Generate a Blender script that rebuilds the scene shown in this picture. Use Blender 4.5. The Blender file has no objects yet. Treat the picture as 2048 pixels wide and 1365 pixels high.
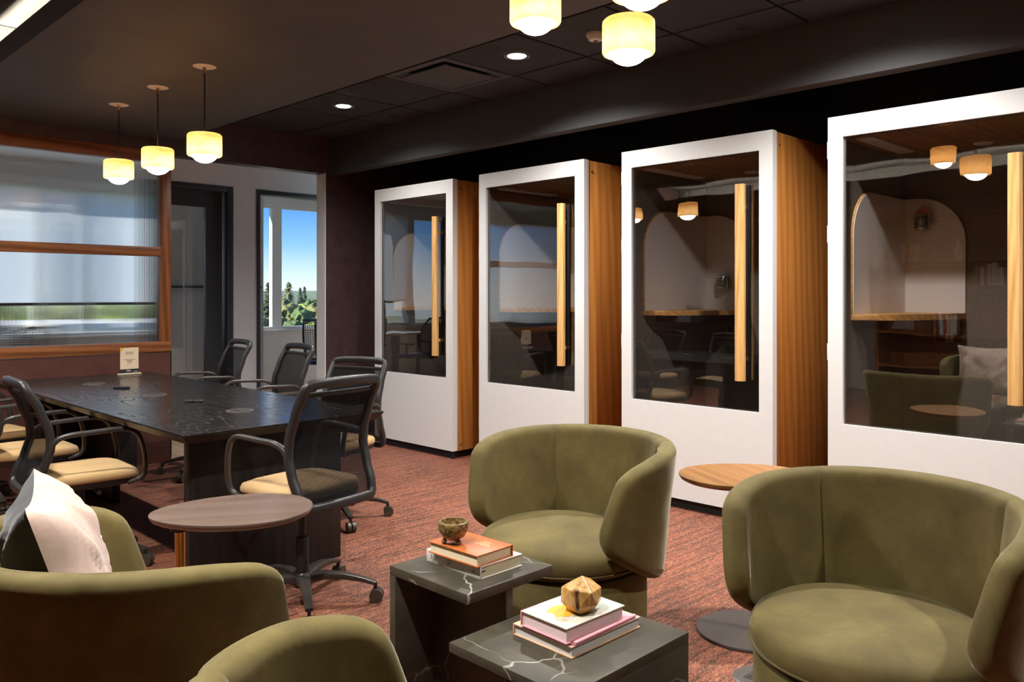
import bpy, bmesh, math, random
from mathutils import Vector, Matrix, noise
R = math.radians
PI = math.pi
scene = bpy.context.scene
COL = scene.collection

# ---------------------------------------------------------------- camera
EYE = 1.32
cam_d = bpy.data.cameras.new('camera')
cam = bpy.data.objects.new('camera', cam_d); COL.objects.link(cam)
cam.location = (0, 0, EYE)
cam.rotation_euler = (R(90), 0, R(44.842 - 90))
cam_d.sensor_width = 36.0
cam_d.lens = 36.0 * 1635.0 / 2048.0
cam_d.shift_y = -92.5 / 2048.0
cam_d.clip_start = 0.05; cam_d.clip_end = 6000
scene.camera = cam

# ---------------------------------------------------------------- world, sun, exposure
w = bpy.data.worlds.new('sky'); scene.world = w; w.use_nodes = True
nt = w.node_tree; nt.nodes.clear()
tc = nt.nodes.new('ShaderNodeTexCoord'); sx = nt.nodes.new('ShaderNodeSeparateXYZ')
rp = nt.nodes.new('ShaderNodeValToRGB'); bg = nt.nodes.new('ShaderNodeBackground'); wo = nt.nodes.new('ShaderNodeOutputWorld')
nt.links.new(tc.outputs['Generated'], sx.inputs[0]); nt.links.new(sx.outputs['Z'], rp.inputs[0])
nt.links.new(rp.outputs[0], bg.inputs[0]); nt.links.new(bg.outputs[0], wo.inputs[0])
els = rp.color_ramp.elements
els[0].position = 0.0; els[0].color = (.80, .88, .95, 1)
els[1].position = 1.0; els[1].color = (.05, .20, .62, 1)
for p, c in ((.02, (.66, .80, .94, 1)), (.06, (.25, .52, .90, 1)), (.11, (.075, .29, .80, 1)), (.35, (.07, .27, .76, 1))):
    e = els.new(p); e.color = c
bg.inputs[1].default_value = 1.2
sun_d = bpy.data.lights.new('sun_offscreen', 'SUN'); sun_d.energy = 12.0; sun_d.angle = R(.6); sun_d.color = (1, .95, .86)
sun = bpy.data.objects.new('sun_offscreen', sun_d); COL.objects.link(sun); sun.rotation_euler = Vector((.83, -.32, -.46)).to_track_quat('-Z', 'Y').to_euler()
vs = scene.view_settings
vs.view_transform = 'Standard'; vs.look = 'None'; vs.gamma = 1.0; vs.exposure = 0.30
vs.use_curve_mapping = False
cy = scene.cycles
cy.use_denoising = True
cy.max_bounces = 10; cy.diffuse_bounces = 4; cy.glossy_bounces = 4; cy.transmission_bounces = 8; cy.transparent_max_bounces = 24
cy.sample_clamp_indirect = 6.0; cy.caustics_reflective = False; cy.caustics_refractive = True; cy.blur_glossy = 0.5
cy.use_light_tree = True

# ---------------------------------------------------------------- node helpers
class G:
    def __init__(s, name):
        s.m = bpy.data.materials.new(name); s.m.use_nodes = True
        s.t = s.m.node_tree; s.t.nodes.clear()
        s.out = s.t.nodes.new('ShaderNodeOutputMaterial')
    def n(s, typ, props=None, **inp):
        nd = s.t.nodes.new('ShaderNode' + typ)
        for k, v in (props or {}).items(): setattr(nd, k, v)
        for k, v in inp.items():
            k2 = int(k[1:]) if k[0] == '_' and k[1:].isdigit() else k.replace('_', ' ')
            s.set(nd, k2, v)
        return nd
    def set(s, nd, k, v):
        i = nd.inputs[k]
        if isinstance(v, bpy.types.NodeSocket): s.t.links.new(v, i)
        elif hasattr(v, 'outputs'): s.t.links.new(v.outputs[0], i)
        else:
            if isinstance(v, tuple) and len(v) == 3 and i.type == 'RGBA': v = v + (1,)
            i.default_value = v
    def ramp(s, fac, stops, interp='LINEAR'):
        nd = s.n('ValToRGB', _0=fac); r = nd.color_ramp; r.interpolation = interp
        while len(r.elements) < len(stops): r.elements.new(.5)
        for e, (p, c) in zip(r.elements, stops):
            e.position = p; e.color = (c if isinstance(c, tuple) else (c, c, c)) + (1,)
        return nd
    def coords(s, scale=(1, 1, 1), rot=(0, 0, 0), kind='Object'):
        tc = s.n('TexCoord')
        mp = s.n('Mapping'); s.t.links.new(tc.outputs[kind], mp.inputs[0])
        mp.inputs['Scale'].default_value = scale; mp.inputs['Rotation'].default_value = rot
        return mp
    def noise(s, vec, scale, detail=4, rough=.55, dist=0.0):
        return s.n('TexNoise', Vector=vec, Scale=scale, Detail=detail, Roughness=rough, Distortion=dist)
    def mix(s, fac, a, b):
        nd = s.n('MixRGB'); s.set(nd, 0, fac); s.set(nd, 1, a); s.set(nd, 2, b); return nd
    def bump(s, h, strength=.3, dist=.01):
        return s.n('Bump', Height=h, Strength=strength, Distance=dist)
    def pbsdf(s, **k):
        p = s.n('BsdfPrincipled')
        for key, v in k.items(): s.set(p, key.replace('_', ' '), v)
        s.t.links.new(p.outputs[0], s.out.inputs[0]); return p

def plain(name, col, rough=.5, metal=0.0, var=.06, spec=.5, nscale=18, bump=0.0, sheen=0.0):
    g = G(name); v = g.coords(); n = g.noise(v, nscale, 3)
    c1 = tuple(max(0, x * (1 - var)) for x in col); c2 = tuple(x * (1 + var) for x in col)
    k = dict(Base_Color=g.ramp(n, [(.3, c1), (.7, c2)]), Roughness=rough, Metallic=metal)
    k['Specular_IOR_Level'] = spec
    if bump: k['Normal'] = g.bump(n, bump, .004)
    if sheen: k['Sheen_Weight'] = sheen
    g.pbsdf(**k); return g.m

def wood(name, dark, mid, light, axis='z', fine=1.0, rough=.45, contrast=1.0):
    g = G(name)
    st = {'x': (.5, 9, 9), 'y': (9, .5, 9), 'z': (9, 9, .5)}[axis]
    v = g.coords(tuple(q * fine for q in st))
    n1 = g.noise(v, 1.6, 5, .6, .6)
    st2 = {'x': (3, 120, 120), 'y': (120, 3, 120), 'z': (120, 120, 3)}[axis]
    v2 = g.coords(tuple(q * fine for q in st2)); n2 = g.noise(v2, 1.0, 3, .6)
    wv = g.n('TexWave', dict(wave_type='BANDS', bands_direction='DIAGONAL'), Vector=v, Scale=1.1, Distortion=6.0, Detail=3.0, Detail_Scale=1.2)
    f = g.mix(.35, n1.outputs[0], wv.outputs['Fac'] if 'Fac' in wv.outputs else wv.outputs[1])
    c = g.ramp(f, [(.25, dark), (.5, mid), (.75, light)])
    f2 = g.ramp(n2, [(.35, (.72, .72, .72)), (.6, (1, 1, 1))])
    mm = g.n('MixRGB', dict(blend_type='MULTIPLY')); g.set(mm, 0, .75 * contrast); g.set(mm, 1, c); g.set(mm, 2, f2)
    g.pbsdf(Base_Color=mm, Roughness=rough, Normal=g.bump(n2, .12, .002)); return g.m

M = {}
M['white'] = plain('white_laminate', (.76, .76, .75), .38, var=.015)
M['white_wall'] = plain('white_wall_paint', (.82, .81, .80), .6, var=.015)
M['white_frame'] = plain('window_frame_white', (.80, .80, .81), .45, var=.01)
M['warm_wall'] = plain('warm_wall_paint', (.52, .48, .43), .7, var=.03)
M['dark_paint'] = plain('charcoal_paint', (.078, .080, .084), .62, var=.10, nscale=2.5)
M['black_paint'] = plain('black_paint', (.010, .011, .014), .7, var=.1)
M['bulk_paint'] = plain('bulkhead_paint', (.060, .061, .064), .6, var=.08, nscale=2)
M['aubergine'] = plain('aubergine_panel', (.080, .048, .050), .34, var=.25, nscale=10)
M['oxblood'] = plain('oxblood_panel', (.105, .042, .033), .34, var=.18, nscale=14)
M['oxblood_dark'] = plain('baseboard_brown', (.12, .045, .03), .4, var=.1)
M['frame_grey'] = plain('steel_frame_grey', (.045, .05, .058), .42, var=.05)
M['frame_black'] = plain('steel_frame_black', (.018, .02, .024), .45, var=.05)
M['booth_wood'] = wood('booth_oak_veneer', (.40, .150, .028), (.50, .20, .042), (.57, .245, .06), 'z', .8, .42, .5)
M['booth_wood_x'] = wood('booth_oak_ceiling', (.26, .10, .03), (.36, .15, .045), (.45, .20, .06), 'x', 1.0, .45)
M['handle_wood'] = wood('handle_beech', (.62, .33, .10), (.74, .42, .15), (.82, .50, .20), 'z', 1.6, .45)
M['shelf_wood'] = wood('shelf_beech', (.55, .27, .08), (.66, .35, .11), (.75, .42, .15), 'y', 1.3, .45)
M['walnut'] = wood('walnut_frame', (.15, .045, .014), (.26, .085, .026), (.36, .13, .042), 'x', 1.0, .38)
M['walnut_z'] = wood('walnut_stile', (.15, .045, .014), (.26, .085, .026), (.36, .13, .042), 'z', 1.0, .38)
M['floor_wood'] = wood('pale_wood_floor', (.50, .33, .21), (.60, .42, .28), (.68, .50, .35), 'y', .6, .4)
M['oak_top'] = wood('side_table_oak', (.25, .115, .038), (.30, .14, .048), (.34, .165, .06), 'y', .9, .42, .5)
M['taupe_top'] = wood('side_table_walnut', (.15, .10, .078), (.165, .115, .09), (.18, .13, .103), 'x', .5, .25, .4)
M['brass'] = plain('brass', (.62, .36, .13), .28, 1.0, .05)
M['taupe_metal'] = plain('taupe_powder_coat', (.115, .098, .088), .38, .3, .04)
M['chair_frame'] = plain('dark_grey_nylon', (.020, .019, .0185), .4, var=.06)
M['chair_arm'] = plain('bronze_grey_metal', (.048, .043, .039), .36, .3, .05)
M['chair_base'] = plain('bronze_base', (.060, .051, .044), .36, .4, .05)
M['rubber'] = plain('black_rubber', (.014, .014, .015), .5)
M['caster'] = plain('caster_hub', (.075, .062, .045), .4, .3)
M['tan'] = plain('tan_upholstery', (.50, .32, .14), .85, var=.07, nscale=260, bump=.25, sheen=.15)
M['chrome'] = plain('brushed_steel', (.55, .54, .53), .25, 1.0, .05)
M['white_metal'] = plain('white_metal', (.85, .84, .82), .4)
M['gold_mark'] = plain('gilt_print', (.80, .58, .30), .45)
M['black_mark'] = plain('black_print', (.05, .045, .04), .6)
M['white_mark'] = plain('white_print', (.9, .87, .84), .6)
M['pages'] = plain('page_block_white', (.70, .69, .67), .8, var=.05, nscale=240)
M['pages_cream'] = plain('page_block_cream', (.86, .75, .52), .8, var=.06, nscale=240)
M['pages_pink'] = plain('page_block_pink', (.86, .68, .68), .8, var=.05, nscale=240)
M['book_white'] = plain('book_cloth_white', (.68, .63, .57), .7)
M['book_orange'] = plain('book_leather_orange', (.46, .125, .030), .45, var=.12, nscale=30)
M['book_cream'] = plain('book_cover_cream', (.66, .61, .50), .5)
M['book_mint'] = plain('book_cover_mint', (.55, .61, .53), .5)
M['book_yellow'] = plain('book_print_yellow', (.86, .46, .04), .5, var=.15, nscale=60)
M['book_grey'] = plain('book_print_grey', (.24, .24, .21), .5)  # grey ink of the artwork printed on the cream cover
M['book_pink'] = plain('book_cover_pink', (.72, .46, .42), .5, var=.08)
M['book_peach'] = plain('book_print_peach', (.82, .45, .26), .5)
M['book_red'] = plain('book_print_red', (.60, .13, .05), .5, var=.25, nscale=40)
M['folder_pink'] = plain('folder_pink', (.86, .36, .42), .5)
M['yellow_tab'] = plain('card_yellow', (.80, .44, .05), .5)
M['card'] = plain('card_cream', (.80, .62, .44), .6)
M['acrylic'] = plain('clear_base', (.70, .58, .42), .2)
M['coral'] = plain('coral_plastic', (.72, .24, .15), .55)
M['whiteboard'] = plain('whiteboard', (.74, .70, .68), .22, var=.01)
M['plate_bronze'] = plain('outlet_plate', (.17, .14, .115), .45)
M['grey_desk'] = plain('desk_white', (.62, .62, .62), .4)
M['screen'] = plain('screen_glass', (.50, .52, .56), .2)
M['net_grey'] = plain('net_grey', (.12, .13, .16), .6)
M['net_blue'] = plain('net_seat_blue', (.05, .08, .18), .7)
M['slate'] = plain('slate_plastic', (.06, .075, .10), .5)
M['bark'] = plain('bark', (.10, .07, .05), .9)
M['velcro'] = plain('dark_plinth', (.012, .012, .013), .7)

def felt_mat():
    g = G('booth_felt'); v = g.coords()
    n = g.noise(v, 260, 2, .7); n2 = g.noise(v, 3, 2)
    c = g.ramp(n, [(.30, (.085, .071, .058)), (.52, (.17, .145, .12)), (.72, (.29, .25, .215))])
    g.pbsdf(Base_Color=c, Roughness=.95, Normal=g.bump(n, .3, .003)); g.m; return g.m
M['felt'] = felt_mat()

def carpet_mat():
    g = G('rust_carpet')
    v = g.coords((26, 130, 1)); row = g.noise(v, 1.0, 3, .6)
    vb = g.coords((2.5, 44, 1)); band = g.noise(vb, 1.0, 2, .5)
    vs_ = g.coords((70, 170, 1)); sp = g.noise(vs_, 1.6, 2, .6)
    big = g.noise(g.coords((1, 1, 1)), 1.3, 2)
    c = g.ramp(row, [(.30, (.060, .016, .009)), (.47, (.20, .056, .025)), (.62, (.36, .112, .050)), (.78, (.54, .23, .12))])
    c2 = g.ramp(band, [(.38, (.30, .26, .25)), (.55, (1, 1, 1))])
    m1 = g.n('MixRGB', dict(blend_type='MULTIPLY')); g.set(m1, 0, .8); g.set(m1, 1, c); g.set(m1, 2, c2)
    f = g.ramp(sp, [(.585, 0.0), (.66, 1.0)])
    m2 = g.mix(f, m1, (.62, .40, .27))
    m3 = g.n('MixRGB', dict(blend_type='MULTIPLY')); g.set(m3, 0, .35); g.set(m3, 1, m2); g.set(m3, 2, g.ramp(big, [(.3, (.7, .7, .7)), (.7, (1.2, 1.15, 1.1))]))
    g.pbsdf(Base_Color=m3, Roughness=.62, Specular_IOR_Level=.35, Sheen_Weight=.10, Sheen_Roughness=.4, Sheen_Tint=(.75, .7, .95), Normal=g.bump(row, .5, .006)); return g.m
M['carpet'] = carpet_mat()

def velvet_mat():
    g = G('olive_velvet'); v = g.coords()
    n = g.noise(v, 5.5, 5, .66, .2); nf = g.noise(v, 700, 2)
    c = g.ramp(n, [(.25, (.090, .067, .023)), (.5, (.138, .105, .034)), (.75, (.195, .152, .050))])
    f = g.ramp(nf, [(.3, (.8, .8, .8)), (.7, (1.15, 1.15, 1.15))])
    m1 = g.n('MixRGB', dict(blend_type='MULTIPLY')); g.set(m1, 0, .7); g.set(m1, 1, c); g.set(m1, 2, f)
    g.pbsdf(Base_Color=m1, Roughness=.75, Specular_IOR_Level=.25, Sheen_Weight=.45, Sheen_Roughness=.3, Sheen_Tint=(.82, .78, .62), Normal=g.bump(n, .10, .01)); return g.m
M['velvet'] = velvet_mat()

def black_oak():
    g = G('black_stained_oak')
    v = g.coords((4.2, .62, 4.2)); d = g.noise(v, 1.0, 1.5, .45, .3)
    mu = g.n('Math', dict(operation='MULTIPLY')); g.set(mu, 0, d); mu.inputs[1].default_value = 26.0
    fr = g.n('Math', dict(operation='FRACT')); g.set(fr, 0, mu)
    line = g.ramp(fr, [(.0, 0.0), (.05, .1), (.22, 1.0), (.97, 1.0)])
    v2 = g.coords((220, 4, 220)); pore = g.noise(v2, 1.0, 2)
    c = g.ramp(line, [(0, (.004, .004, .004)), (1, (.015, .0135, .013))])
    pr = g.ramp(pore, [(.35, (.6, .6, .6)), (.6, (1, 1, 1))])
    m1 = g.n('MixRGB', dict(blend_type='MULTIPLY')); g.set(m1, 0, .8); g.set(m1, 1, c); g.set(m1, 2, pr)
    rr_ = g.ramp(line, [(0, (.55, .55, .55)), (1, (.22, .22, .22))])
    b2 = g.n('Bump', Height=pore, Strength=.02, Distance=.0004)
    g.pbsdf(Base_Color=m1, Roughness=rr_, Specular_IOR_Level=.6, Normal=b2); return g.m
M['black_oak'] = black_oak()
M['black_oak_z'] = wood('black_oak_leg', (.004, .0036, .0034), (.008, .007, .0065), (.013, .0115, .0105), 'z', 1.0, .42)

def marble_mat():
    g = G('black_marble'); v = g.coords()
    base = g.noise(v, 5, 5, .6, .5)
    c = g.ramp(base, [(.3, (.036, .030, .020)), (.55, (.060, .050, .034)), (.75, (.105, .088, .060))])
    dn = g.noise(v, 2.2, 4, .6)
    off = g.n('VectorMath', dict(operation='MULTIPLY_ADD')); g.set(off, 0, dn.outputs[1]); off.inputs[1].default_value = (.30, .30, .30); g.set(off, 2, v)
    vr = g.n('TexVoronoi', dict(feature='DISTANCE_TO_EDGE'), Vector=off, Scale=3.1)
    m_ = g.noise(v, 4.0, 2)
    vein = g.ramp(vr, [(.0, .9), (.004, .45), (.011, 0.0)])
    msk = g.ramp(m_, [(.47, 0.0), (.62, 1.0)])
    mu = g.n('Math', dict(operation='MULTIPLY')); g.set(mu, 0, vein); g.set(mu, 1, msk)
    m1 = g.mix(mu, c, (.62, .58, .50))
    g.pbsdf(Base_Color=m1, Roughness=.5, Specular_IOR_Level=.35); return g.m
M['marble'] = marble_mat()

def tile_mat():
    g = G('black_ceiling_tile'); v = g.coords(); n = g.noise(v, 160, 3, .7)
    c = g.ramp(n, [(.35, (.018, .018, .019)), (.7, (.046, .046, .047))])
    g.pbsdf(Base_Color=c, Roughness=.7, Normal=g.bump(n, .4, .004)); return g.m
M['tile'] = tile_mat()

def mesh_mat():
    g = G('black_mesh_fabric'); v = g.coords((1, 420, 420))
    wa = g.n('TexWave', dict(wave_type='BANDS', bands_direction='Y'), Vector=g.coords((1, 1, 1)), Scale=55.0, Distortion=.0)
    wb = g.n('TexWave', dict(wave_type='BANDS', bands_direction='Z'), Vector=g.coords((1, 1, 1)), Scale=55.0, Distortion=.0)
    mx = g.n('Math', dict(operation='MAXIMUM')); g.set(mx, 0, wa.outputs[1]); g.set(mx, 1, wb.outputs[1])
    f = g.ramp(mx, [(.40, .58), (.85, .98)])
    t = g.n('BsdfTransparent'); p = g.n('BsdfPrincipled', Base_Color=(.006, .006, .007), Roughness=.8, Specular_IOR_Level=.15)
    ms = g.n('MixShader'); g.set(ms, 0, f); g.set(ms, 1, t); g.set(ms, 2, p)
    g.t.links.new(ms.outputs[0], g.out.inputs[0]); return g.m
M['mesh'] = mesh_mat()

def thin_glass(name, tint=(.93, .95, .94), gain=1.6, wav=0.0, floor=.0):
    g = G(name)
    lw = g.n('LayerWeight', Blend=.5)
    pw = g.n('Math', dict(operation='POWER')); g.set(pw, 0, lw.outputs['Facing']); pw.inputs[1].default_value = 5.0
    f0 = g.n('Math', dict(operation='MULTIPLY_ADD')); g.set(f0, 0, pw); f0.inputs[1].default_value = .96; f0.inputs[2].default_value = .04
    mu = g.n('Math', dict(operation='MULTIPLY_ADD', use_clamp=True)); g.set(mu, 0, f0); mu.inputs[1].default_value = gain; mu.inputs[2].default_value = floor
    t = g.n('BsdfTransparent', Color=tint); gl = g.n('BsdfGlossy', Roughness=.0, Color=(1, 1, 1))
    if wav:
        n = g.noise(g.coords((1, 1, 1)), 2.2, 1); b = g.bump(n, wav, .05); g.set(gl, 'Normal', b)
    ms = g.n('MixShader'); g.set(ms, 0, mu); g.set(ms, 1, t); g.set(ms, 2, gl)
    g.t.links.new(ms.outputs[0], g.out.inputs[0]); return g.m
M['booth_glass'] = thin_glass('booth_tinted_glass', (.93, .92, .91), 2.3, .04)
M['clear_glass'] = thin_glass('clear_glass', (.95, .97, .97), 1.0)

def reeded():
    g = G('reeded_glass')
    b = g.n('BsdfGlass', Color=(.97, .985, .985), Roughness=.02, IOR=1.40)
    g.t.links.new(b.outputs[0], g.out.inputs[0]); return g.m
M['reeded'] = reeded()

def emit(name, col, s):
    g = G(name); e = g.n('Emission', Color=col, Strength=s); g.t.links.new(e.outputs[0], g.out.inputs[0]); return g.m
M['globe'] = emit('lit_opal_globe', (1.0, .88, .70), 16.0)
M['lamp_lens'] = emit('lit_downlight_lens', (1.0, .90, .74), 18.0)
M['cove_led'] = emit('cove_led', (1.0, .86, .66), 120.0)

def alabaster():
    g = G('translucent_alabaster'); v = g.coords()
    n = g.noise(v, 9, 5, .62, 1.2)
    c = g.ramp(n, [(.30, (.86, .52, .24)), (.46, (.96, .73, .44)), (.62, (1.0, .84, .59)), (.8, (1, .90, .70))])
    d = g.n('BsdfPrincipled', Base_Color=c, Roughness=.4); tr = g.n('BsdfTranslucent', Color=c)
    a = g.n('MixShader', _0=.7); g.set(a, 1, d); g.set(a, 2, tr)
    g.t.links.new(a.outputs[0], g.out.inputs[0]); return g.m
M['alabaster'] = alabaster()

def shade_mat():
    g = G('translucent_shade'); d = g.n('BsdfDiffuse', Color=(.85, .87, .90)); t = g.n('BsdfTranslucent', Color=(.95, .97, 1.0))
    ms = g.n('MixShader', _0=.72); g.set(ms, 1, d); g.set(ms, 2, t); g.t.links.new(ms.outputs[0], g.out.inputs[0]); return g.m
M['shade'] = shade_mat()

def stone_bowl():
    g = G('speckled_stone'); v = g.coords(); n = g.noise(v, 90, 4, .75); n2 = g.noise(v, 14, 3)
    c = g.ramp(n, [(.32, (.045, .028, .012)), (.5, (.17, .105, .035)), (.7, (.50, .36, .14))])
    m1 = g.mix(g.ramp(n2, [(.55, 0.0), (.75, .5)]), c, (.30, .085, .03))
    g.pbsdf(Base_Color=m1, Roughness=.28); return g.m
M['stone'] = stone_bowl()

def rough_wood():
    g = G('petrified_wood'); v = g.coords((60, 60, 5)); n = g.noise(v, 1.0, 4, .65, 1.0); n2 = g.noise(g.coords((26, 26, 6)), 1.0, 2, .5, .5)
    c = g.ramp(n, [(.3, (.30, .13, .035)), (.5, (.55, .29, .09)), (.72, (.74, .47, .20))])
    m1 = g.mix(g.ramp(n2, [(.30, 1.0), (.37, 0.0)]), c, (.05, .025, .012))
    g.pbsdf(Base_Color=m1, Roughness=.3); return g.m
M['petrified'] = rough_wood()

def linen(name, c0, c1):
    g = G(name); n = g.noise(g.coords((90, 90, 90)), 1.0, 3, .6); n2 = g.noise(g.coords((1, 1, 1)), 7, 3)
    c = g.ramp(n2, [(.3, c0), (.7, c1)]); g.pbsdf(Base_Color=c, Roughness=.9, Sheen_Weight=.2, Normal=g.bump(n, .2, .002)); return g.m
M['linen_pink'] = linen('blush_linen', (.50, .345, .28), (.62, .455, .38))
M['linen_dark'] = linen('charcoal_linen', (.030, .031, .034), (.065, .066, .07))

def leaf_mat(name, a, b):
    g = G(name); n = g.noise(g.coords(), 1.3, 4, .7)
    g.pbsdf(Base_Color=g.ramp(n, [(.35, a), (.68, b)]), Roughness=.8); return g.m
M['leaf_dark'] = leaf_mat('conifer_needles', (.018, .035, .014), (.07, .10, .035))
M['leaf_olive'] = leaf_mat('olive_leaves', (.06, .075, .02), (.26, .24, .07))
M['leaf_lime'] = leaf_mat('lime_leaves', (.10, .15, .02), (.40, .48, .08))
M['leaf_mid'] = leaf_mat('green_leaves', (.035, .06, .018), (.14, .20, .05))
M['meadow'] = plain('ground_grass', (.16, .17, .08), .9, var=.3, nscale=.08)
M['hill_green'] = plain('far_hill_green', (.15, .19, .12), 1.0, var=.10, nscale=.004)  # the hills' own grey-green, slightly mottled

# ---------------------------------------------------------------- mesh helpers
def new_bm(): return bmesh.new()
def link(name, mesh, mat=None, parent=None, loc=(0, 0, 0), rot=(0, 0, 0)):
    o = bpy.data.objects.new(name, mesh); COL.objects.link(o)
    if mat is not None: mesh.materials.append(M[mat] if isinstance(mat, str) else mat)
    o.parent = parent; o.location = loc; o.rotation_euler = rot
    return o
def obj(name, bm, mat, parent=None, loc=(0, 0, 0), rot=(0, 0, 0), smooth=True, ang=38, centre=False, doubles=0):
    if doubles: bmesh.ops.remove_doubles(bm, verts=bm.verts, dist=doubles)
    bmesh.ops.recalc_face_normals(bm, faces=bm.faces)
    if centre:
        vs_ = [v.co for v in bm.verts]
        lo = Vector([min(c[i] for c in vs_) for i in range(3)]); hi = Vector([max(c[i] for c in vs_) for i in range(3)])
        c = Vector(((lo.x + hi.x) / 2, (lo.y + hi.y) / 2, lo.z))
        bmesh.ops.translate(bm, verts=bm.verts, vec=-c); loc = tuple(Vector(loc) + c)
    me = bpy.data.meshes.new(name); bm.to_mesh(me); bm.free()
    if smooth:
        me.shade_smooth(); me.set_sharp_from_angle(angle=R(ang))
    return link(name, me, mat, parent, loc, rot)
def box(bm, x0, x1, y0, y1, z0, z1, bev=0.0, seg=2):
    g = bmesh.ops.create_cube(bm, size=1.0)['verts']
    for v in g:
        v.co = Vector(((x0 + x1) / 2 + v.co.x * (x1 - x0), (y0 + y1) / 2 + v.co.y * (y1 - y0), (z0 + z1) / 2 + v.co.z * (z1 - z0)))
    if bev:
        es = list({e for v in g for e in v.link_edges})
        bmesh.ops.bevel(bm, geom=es, offset=bev, segments=seg, affect='EDGES', profile=.5)
    return bm
def boxo(name, d, mat, parent=None, bev=0.0, **k):
    return obj(name, box(new_bm(), *d, bev=bev), mat, parent, **k)
def lathe(bm, prof, n=40, cx=0, cy=0, ang0=0, ang1=2 * PI, sx=1, sy=1):
    full = abs(ang1 - ang0 - 2 * PI) < 1e-6
    rings = []
    for (r, z) in prof:
        if r < 1e-6: rings.append([bm.verts.new((cx, cy, z))]); continue
        rings.append([bm.verts.new((cx + sx * r * math.cos(ang0 + (ang1 - ang0) * i / n), cy + sy * r * math.sin(ang0 + (ang1 - ang0) * i / n), z)) for i in range(n if full else n + 1)])
    for a, b in zip(rings, rings[1:]):
        m = n
        for i in range(m):
            j = (i + 1) % len(a) if len(a) > 1 else 0; jb = (i + 1) % len(b) if len(b) > 1 else 0
            ia = i if len(a) > 1 else 0; ib = i if len(b) > 1 else 0
            vs_ = []
            for v in (a[ia], a[j], b[jb], b[ib]):
                if v not in vs_: vs_.append(v)
            if len(vs_) > 2:
                try: bm.faces.new(vs_)
                except ValueError: pass
    return bm
def rrect(w_, h_, r, k=3):
    pts = []
    for cx, cy, a0 in ((w_ / 2 - r, h_ / 2 - r, 0), (-w_ / 2 + r, h_ / 2 - r, 90), (-w_ / 2 + r, -h_ / 2 + r, 180), (w_ / 2 - r, -h_ / 2 + r, 270)):
        for i in range(k + 1):
            a = R(a0 + 90 * i / k); pts.append((cx + r * math.cos(a), cy + r * math.sin(a)))
    return pts
def circ(r, n=10): return [(r * math.cos(2 * PI * i / n), r * math.sin(2 * PI * i / n)) for i in range(n)]
def sweep(bm, pts, prof, ref=(0, 0, 1), closed=False, scales=None):
    pts = [Vector(p) for p in pts]; ref = Vector(ref); n = len(pts); rings = []
    for i, p in enumerate(pts):
        if closed: t = pts[(i + 1) % n] - pts[i - 1]
        else: t = pts[min(i + 1, n - 1)] - pts[max(i - 1, 0)]
        t.normalize(); a = ref - t * ref.dot(t)
        if a.length < 1e-4: a = Vector((1, 0, 0)) - t * t.x
        a.normalize(); b = t.cross(a); s_ = scales[i] if scales else 1.0
        sa, sb = s_ if isinstance(s_, tuple) else (s_, s_)
        rings.append([bm.verts.new(p + a * (q[0] * sa) + b * (q[1] * sb)) for q in prof])
    m = len(prof)
    for i in range(n if closed else n - 1):
        r0, r1 = rings[i], rings[(i + 1) % n]
        for j in range(m): bm.faces.new((r0[j], r0[(j + 1) % m], r1[(j + 1) % m], r1[j]))
    if not closed:
        bm.faces.new(rings[0][::-1]); bm.faces.new(rings[-1])
    return bm
def prism(bm, poly, z0, z1, bev=0.0):
    a = [bm.verts.new((x, y, z0)) for x, y in poly]; b = [bm.verts.new((x, y, z1)) for x, y in poly]
    bm.faces.new(a[::-1]); bm.faces.new(b)
    es = []
    for i in range(len(poly)):
        j = (i + 1) % len(poly); bm.faces.new((a[i], a[j], b[j], b[i]))
    if bev:
        es = [e for e in bm.edges if all(v in a for v in e.verts) or all(v in b for v in e.verts)]
        bmesh.ops.bevel(bm, geom=es, offset=bev, segments=2, affect='EDGES', profile=.5)
    return bm
def catmull(pts, per=6, closed=False):
    P = [Vector(p) for p in pts]; n = len(P); out = []
    rng = range(n) if closed else range(n - 1)
    for i in rng:
        p0 = P[i - 1] if closed or i > 0 else P[0]; p1 = P[i]; p2 = P[(i + 1) % n]; p3 = P[(i + 2) % n] if closed or i + 2 < n else P[-1]
        for k in range(per):
            t = k / per
            out.append(.5 * ((2 * p1) + (-p0 + p2) * t + (2 * p0 - 5 * p1 + 4 * p2 - p3) * t * t + (-p0 + 3 * p1 - 3 * p2 + p3) * t ** 3))
    if not closed: out.append(P[-1])
    return out
def tag(o, label=None, cat=None, group=None, kind=None):
    if label: o['label'] = label
    if cat: o['category'] = cat
    if group: o['group'] = group
    if kind: o['kind'] = kind
    return o
def thing(name, label, cat, loc=(0, 0, 0), rz=0, group=None, kind=None):
    o = bpy.data.objects.new(name, None); COL.objects.link(o); o.location = loc; o.rotation_euler = (0, 0, rz)
    o.empty_display_size = .1
    return tag(o, label, cat, group, kind)
def struct(name, d, mat, parent=None, bev=0.0, **k):
    o = boxo(name, d, mat, parent, bev, **k)
    if parent is None: o['kind'] = 'structure'
    return o
def copy_tree(o, parent=None):
    c = o.copy(); COL.objects.link(c); c.parent = parent
    for ch in list(o.children): copy_tree(ch, c)
    return c
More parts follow.
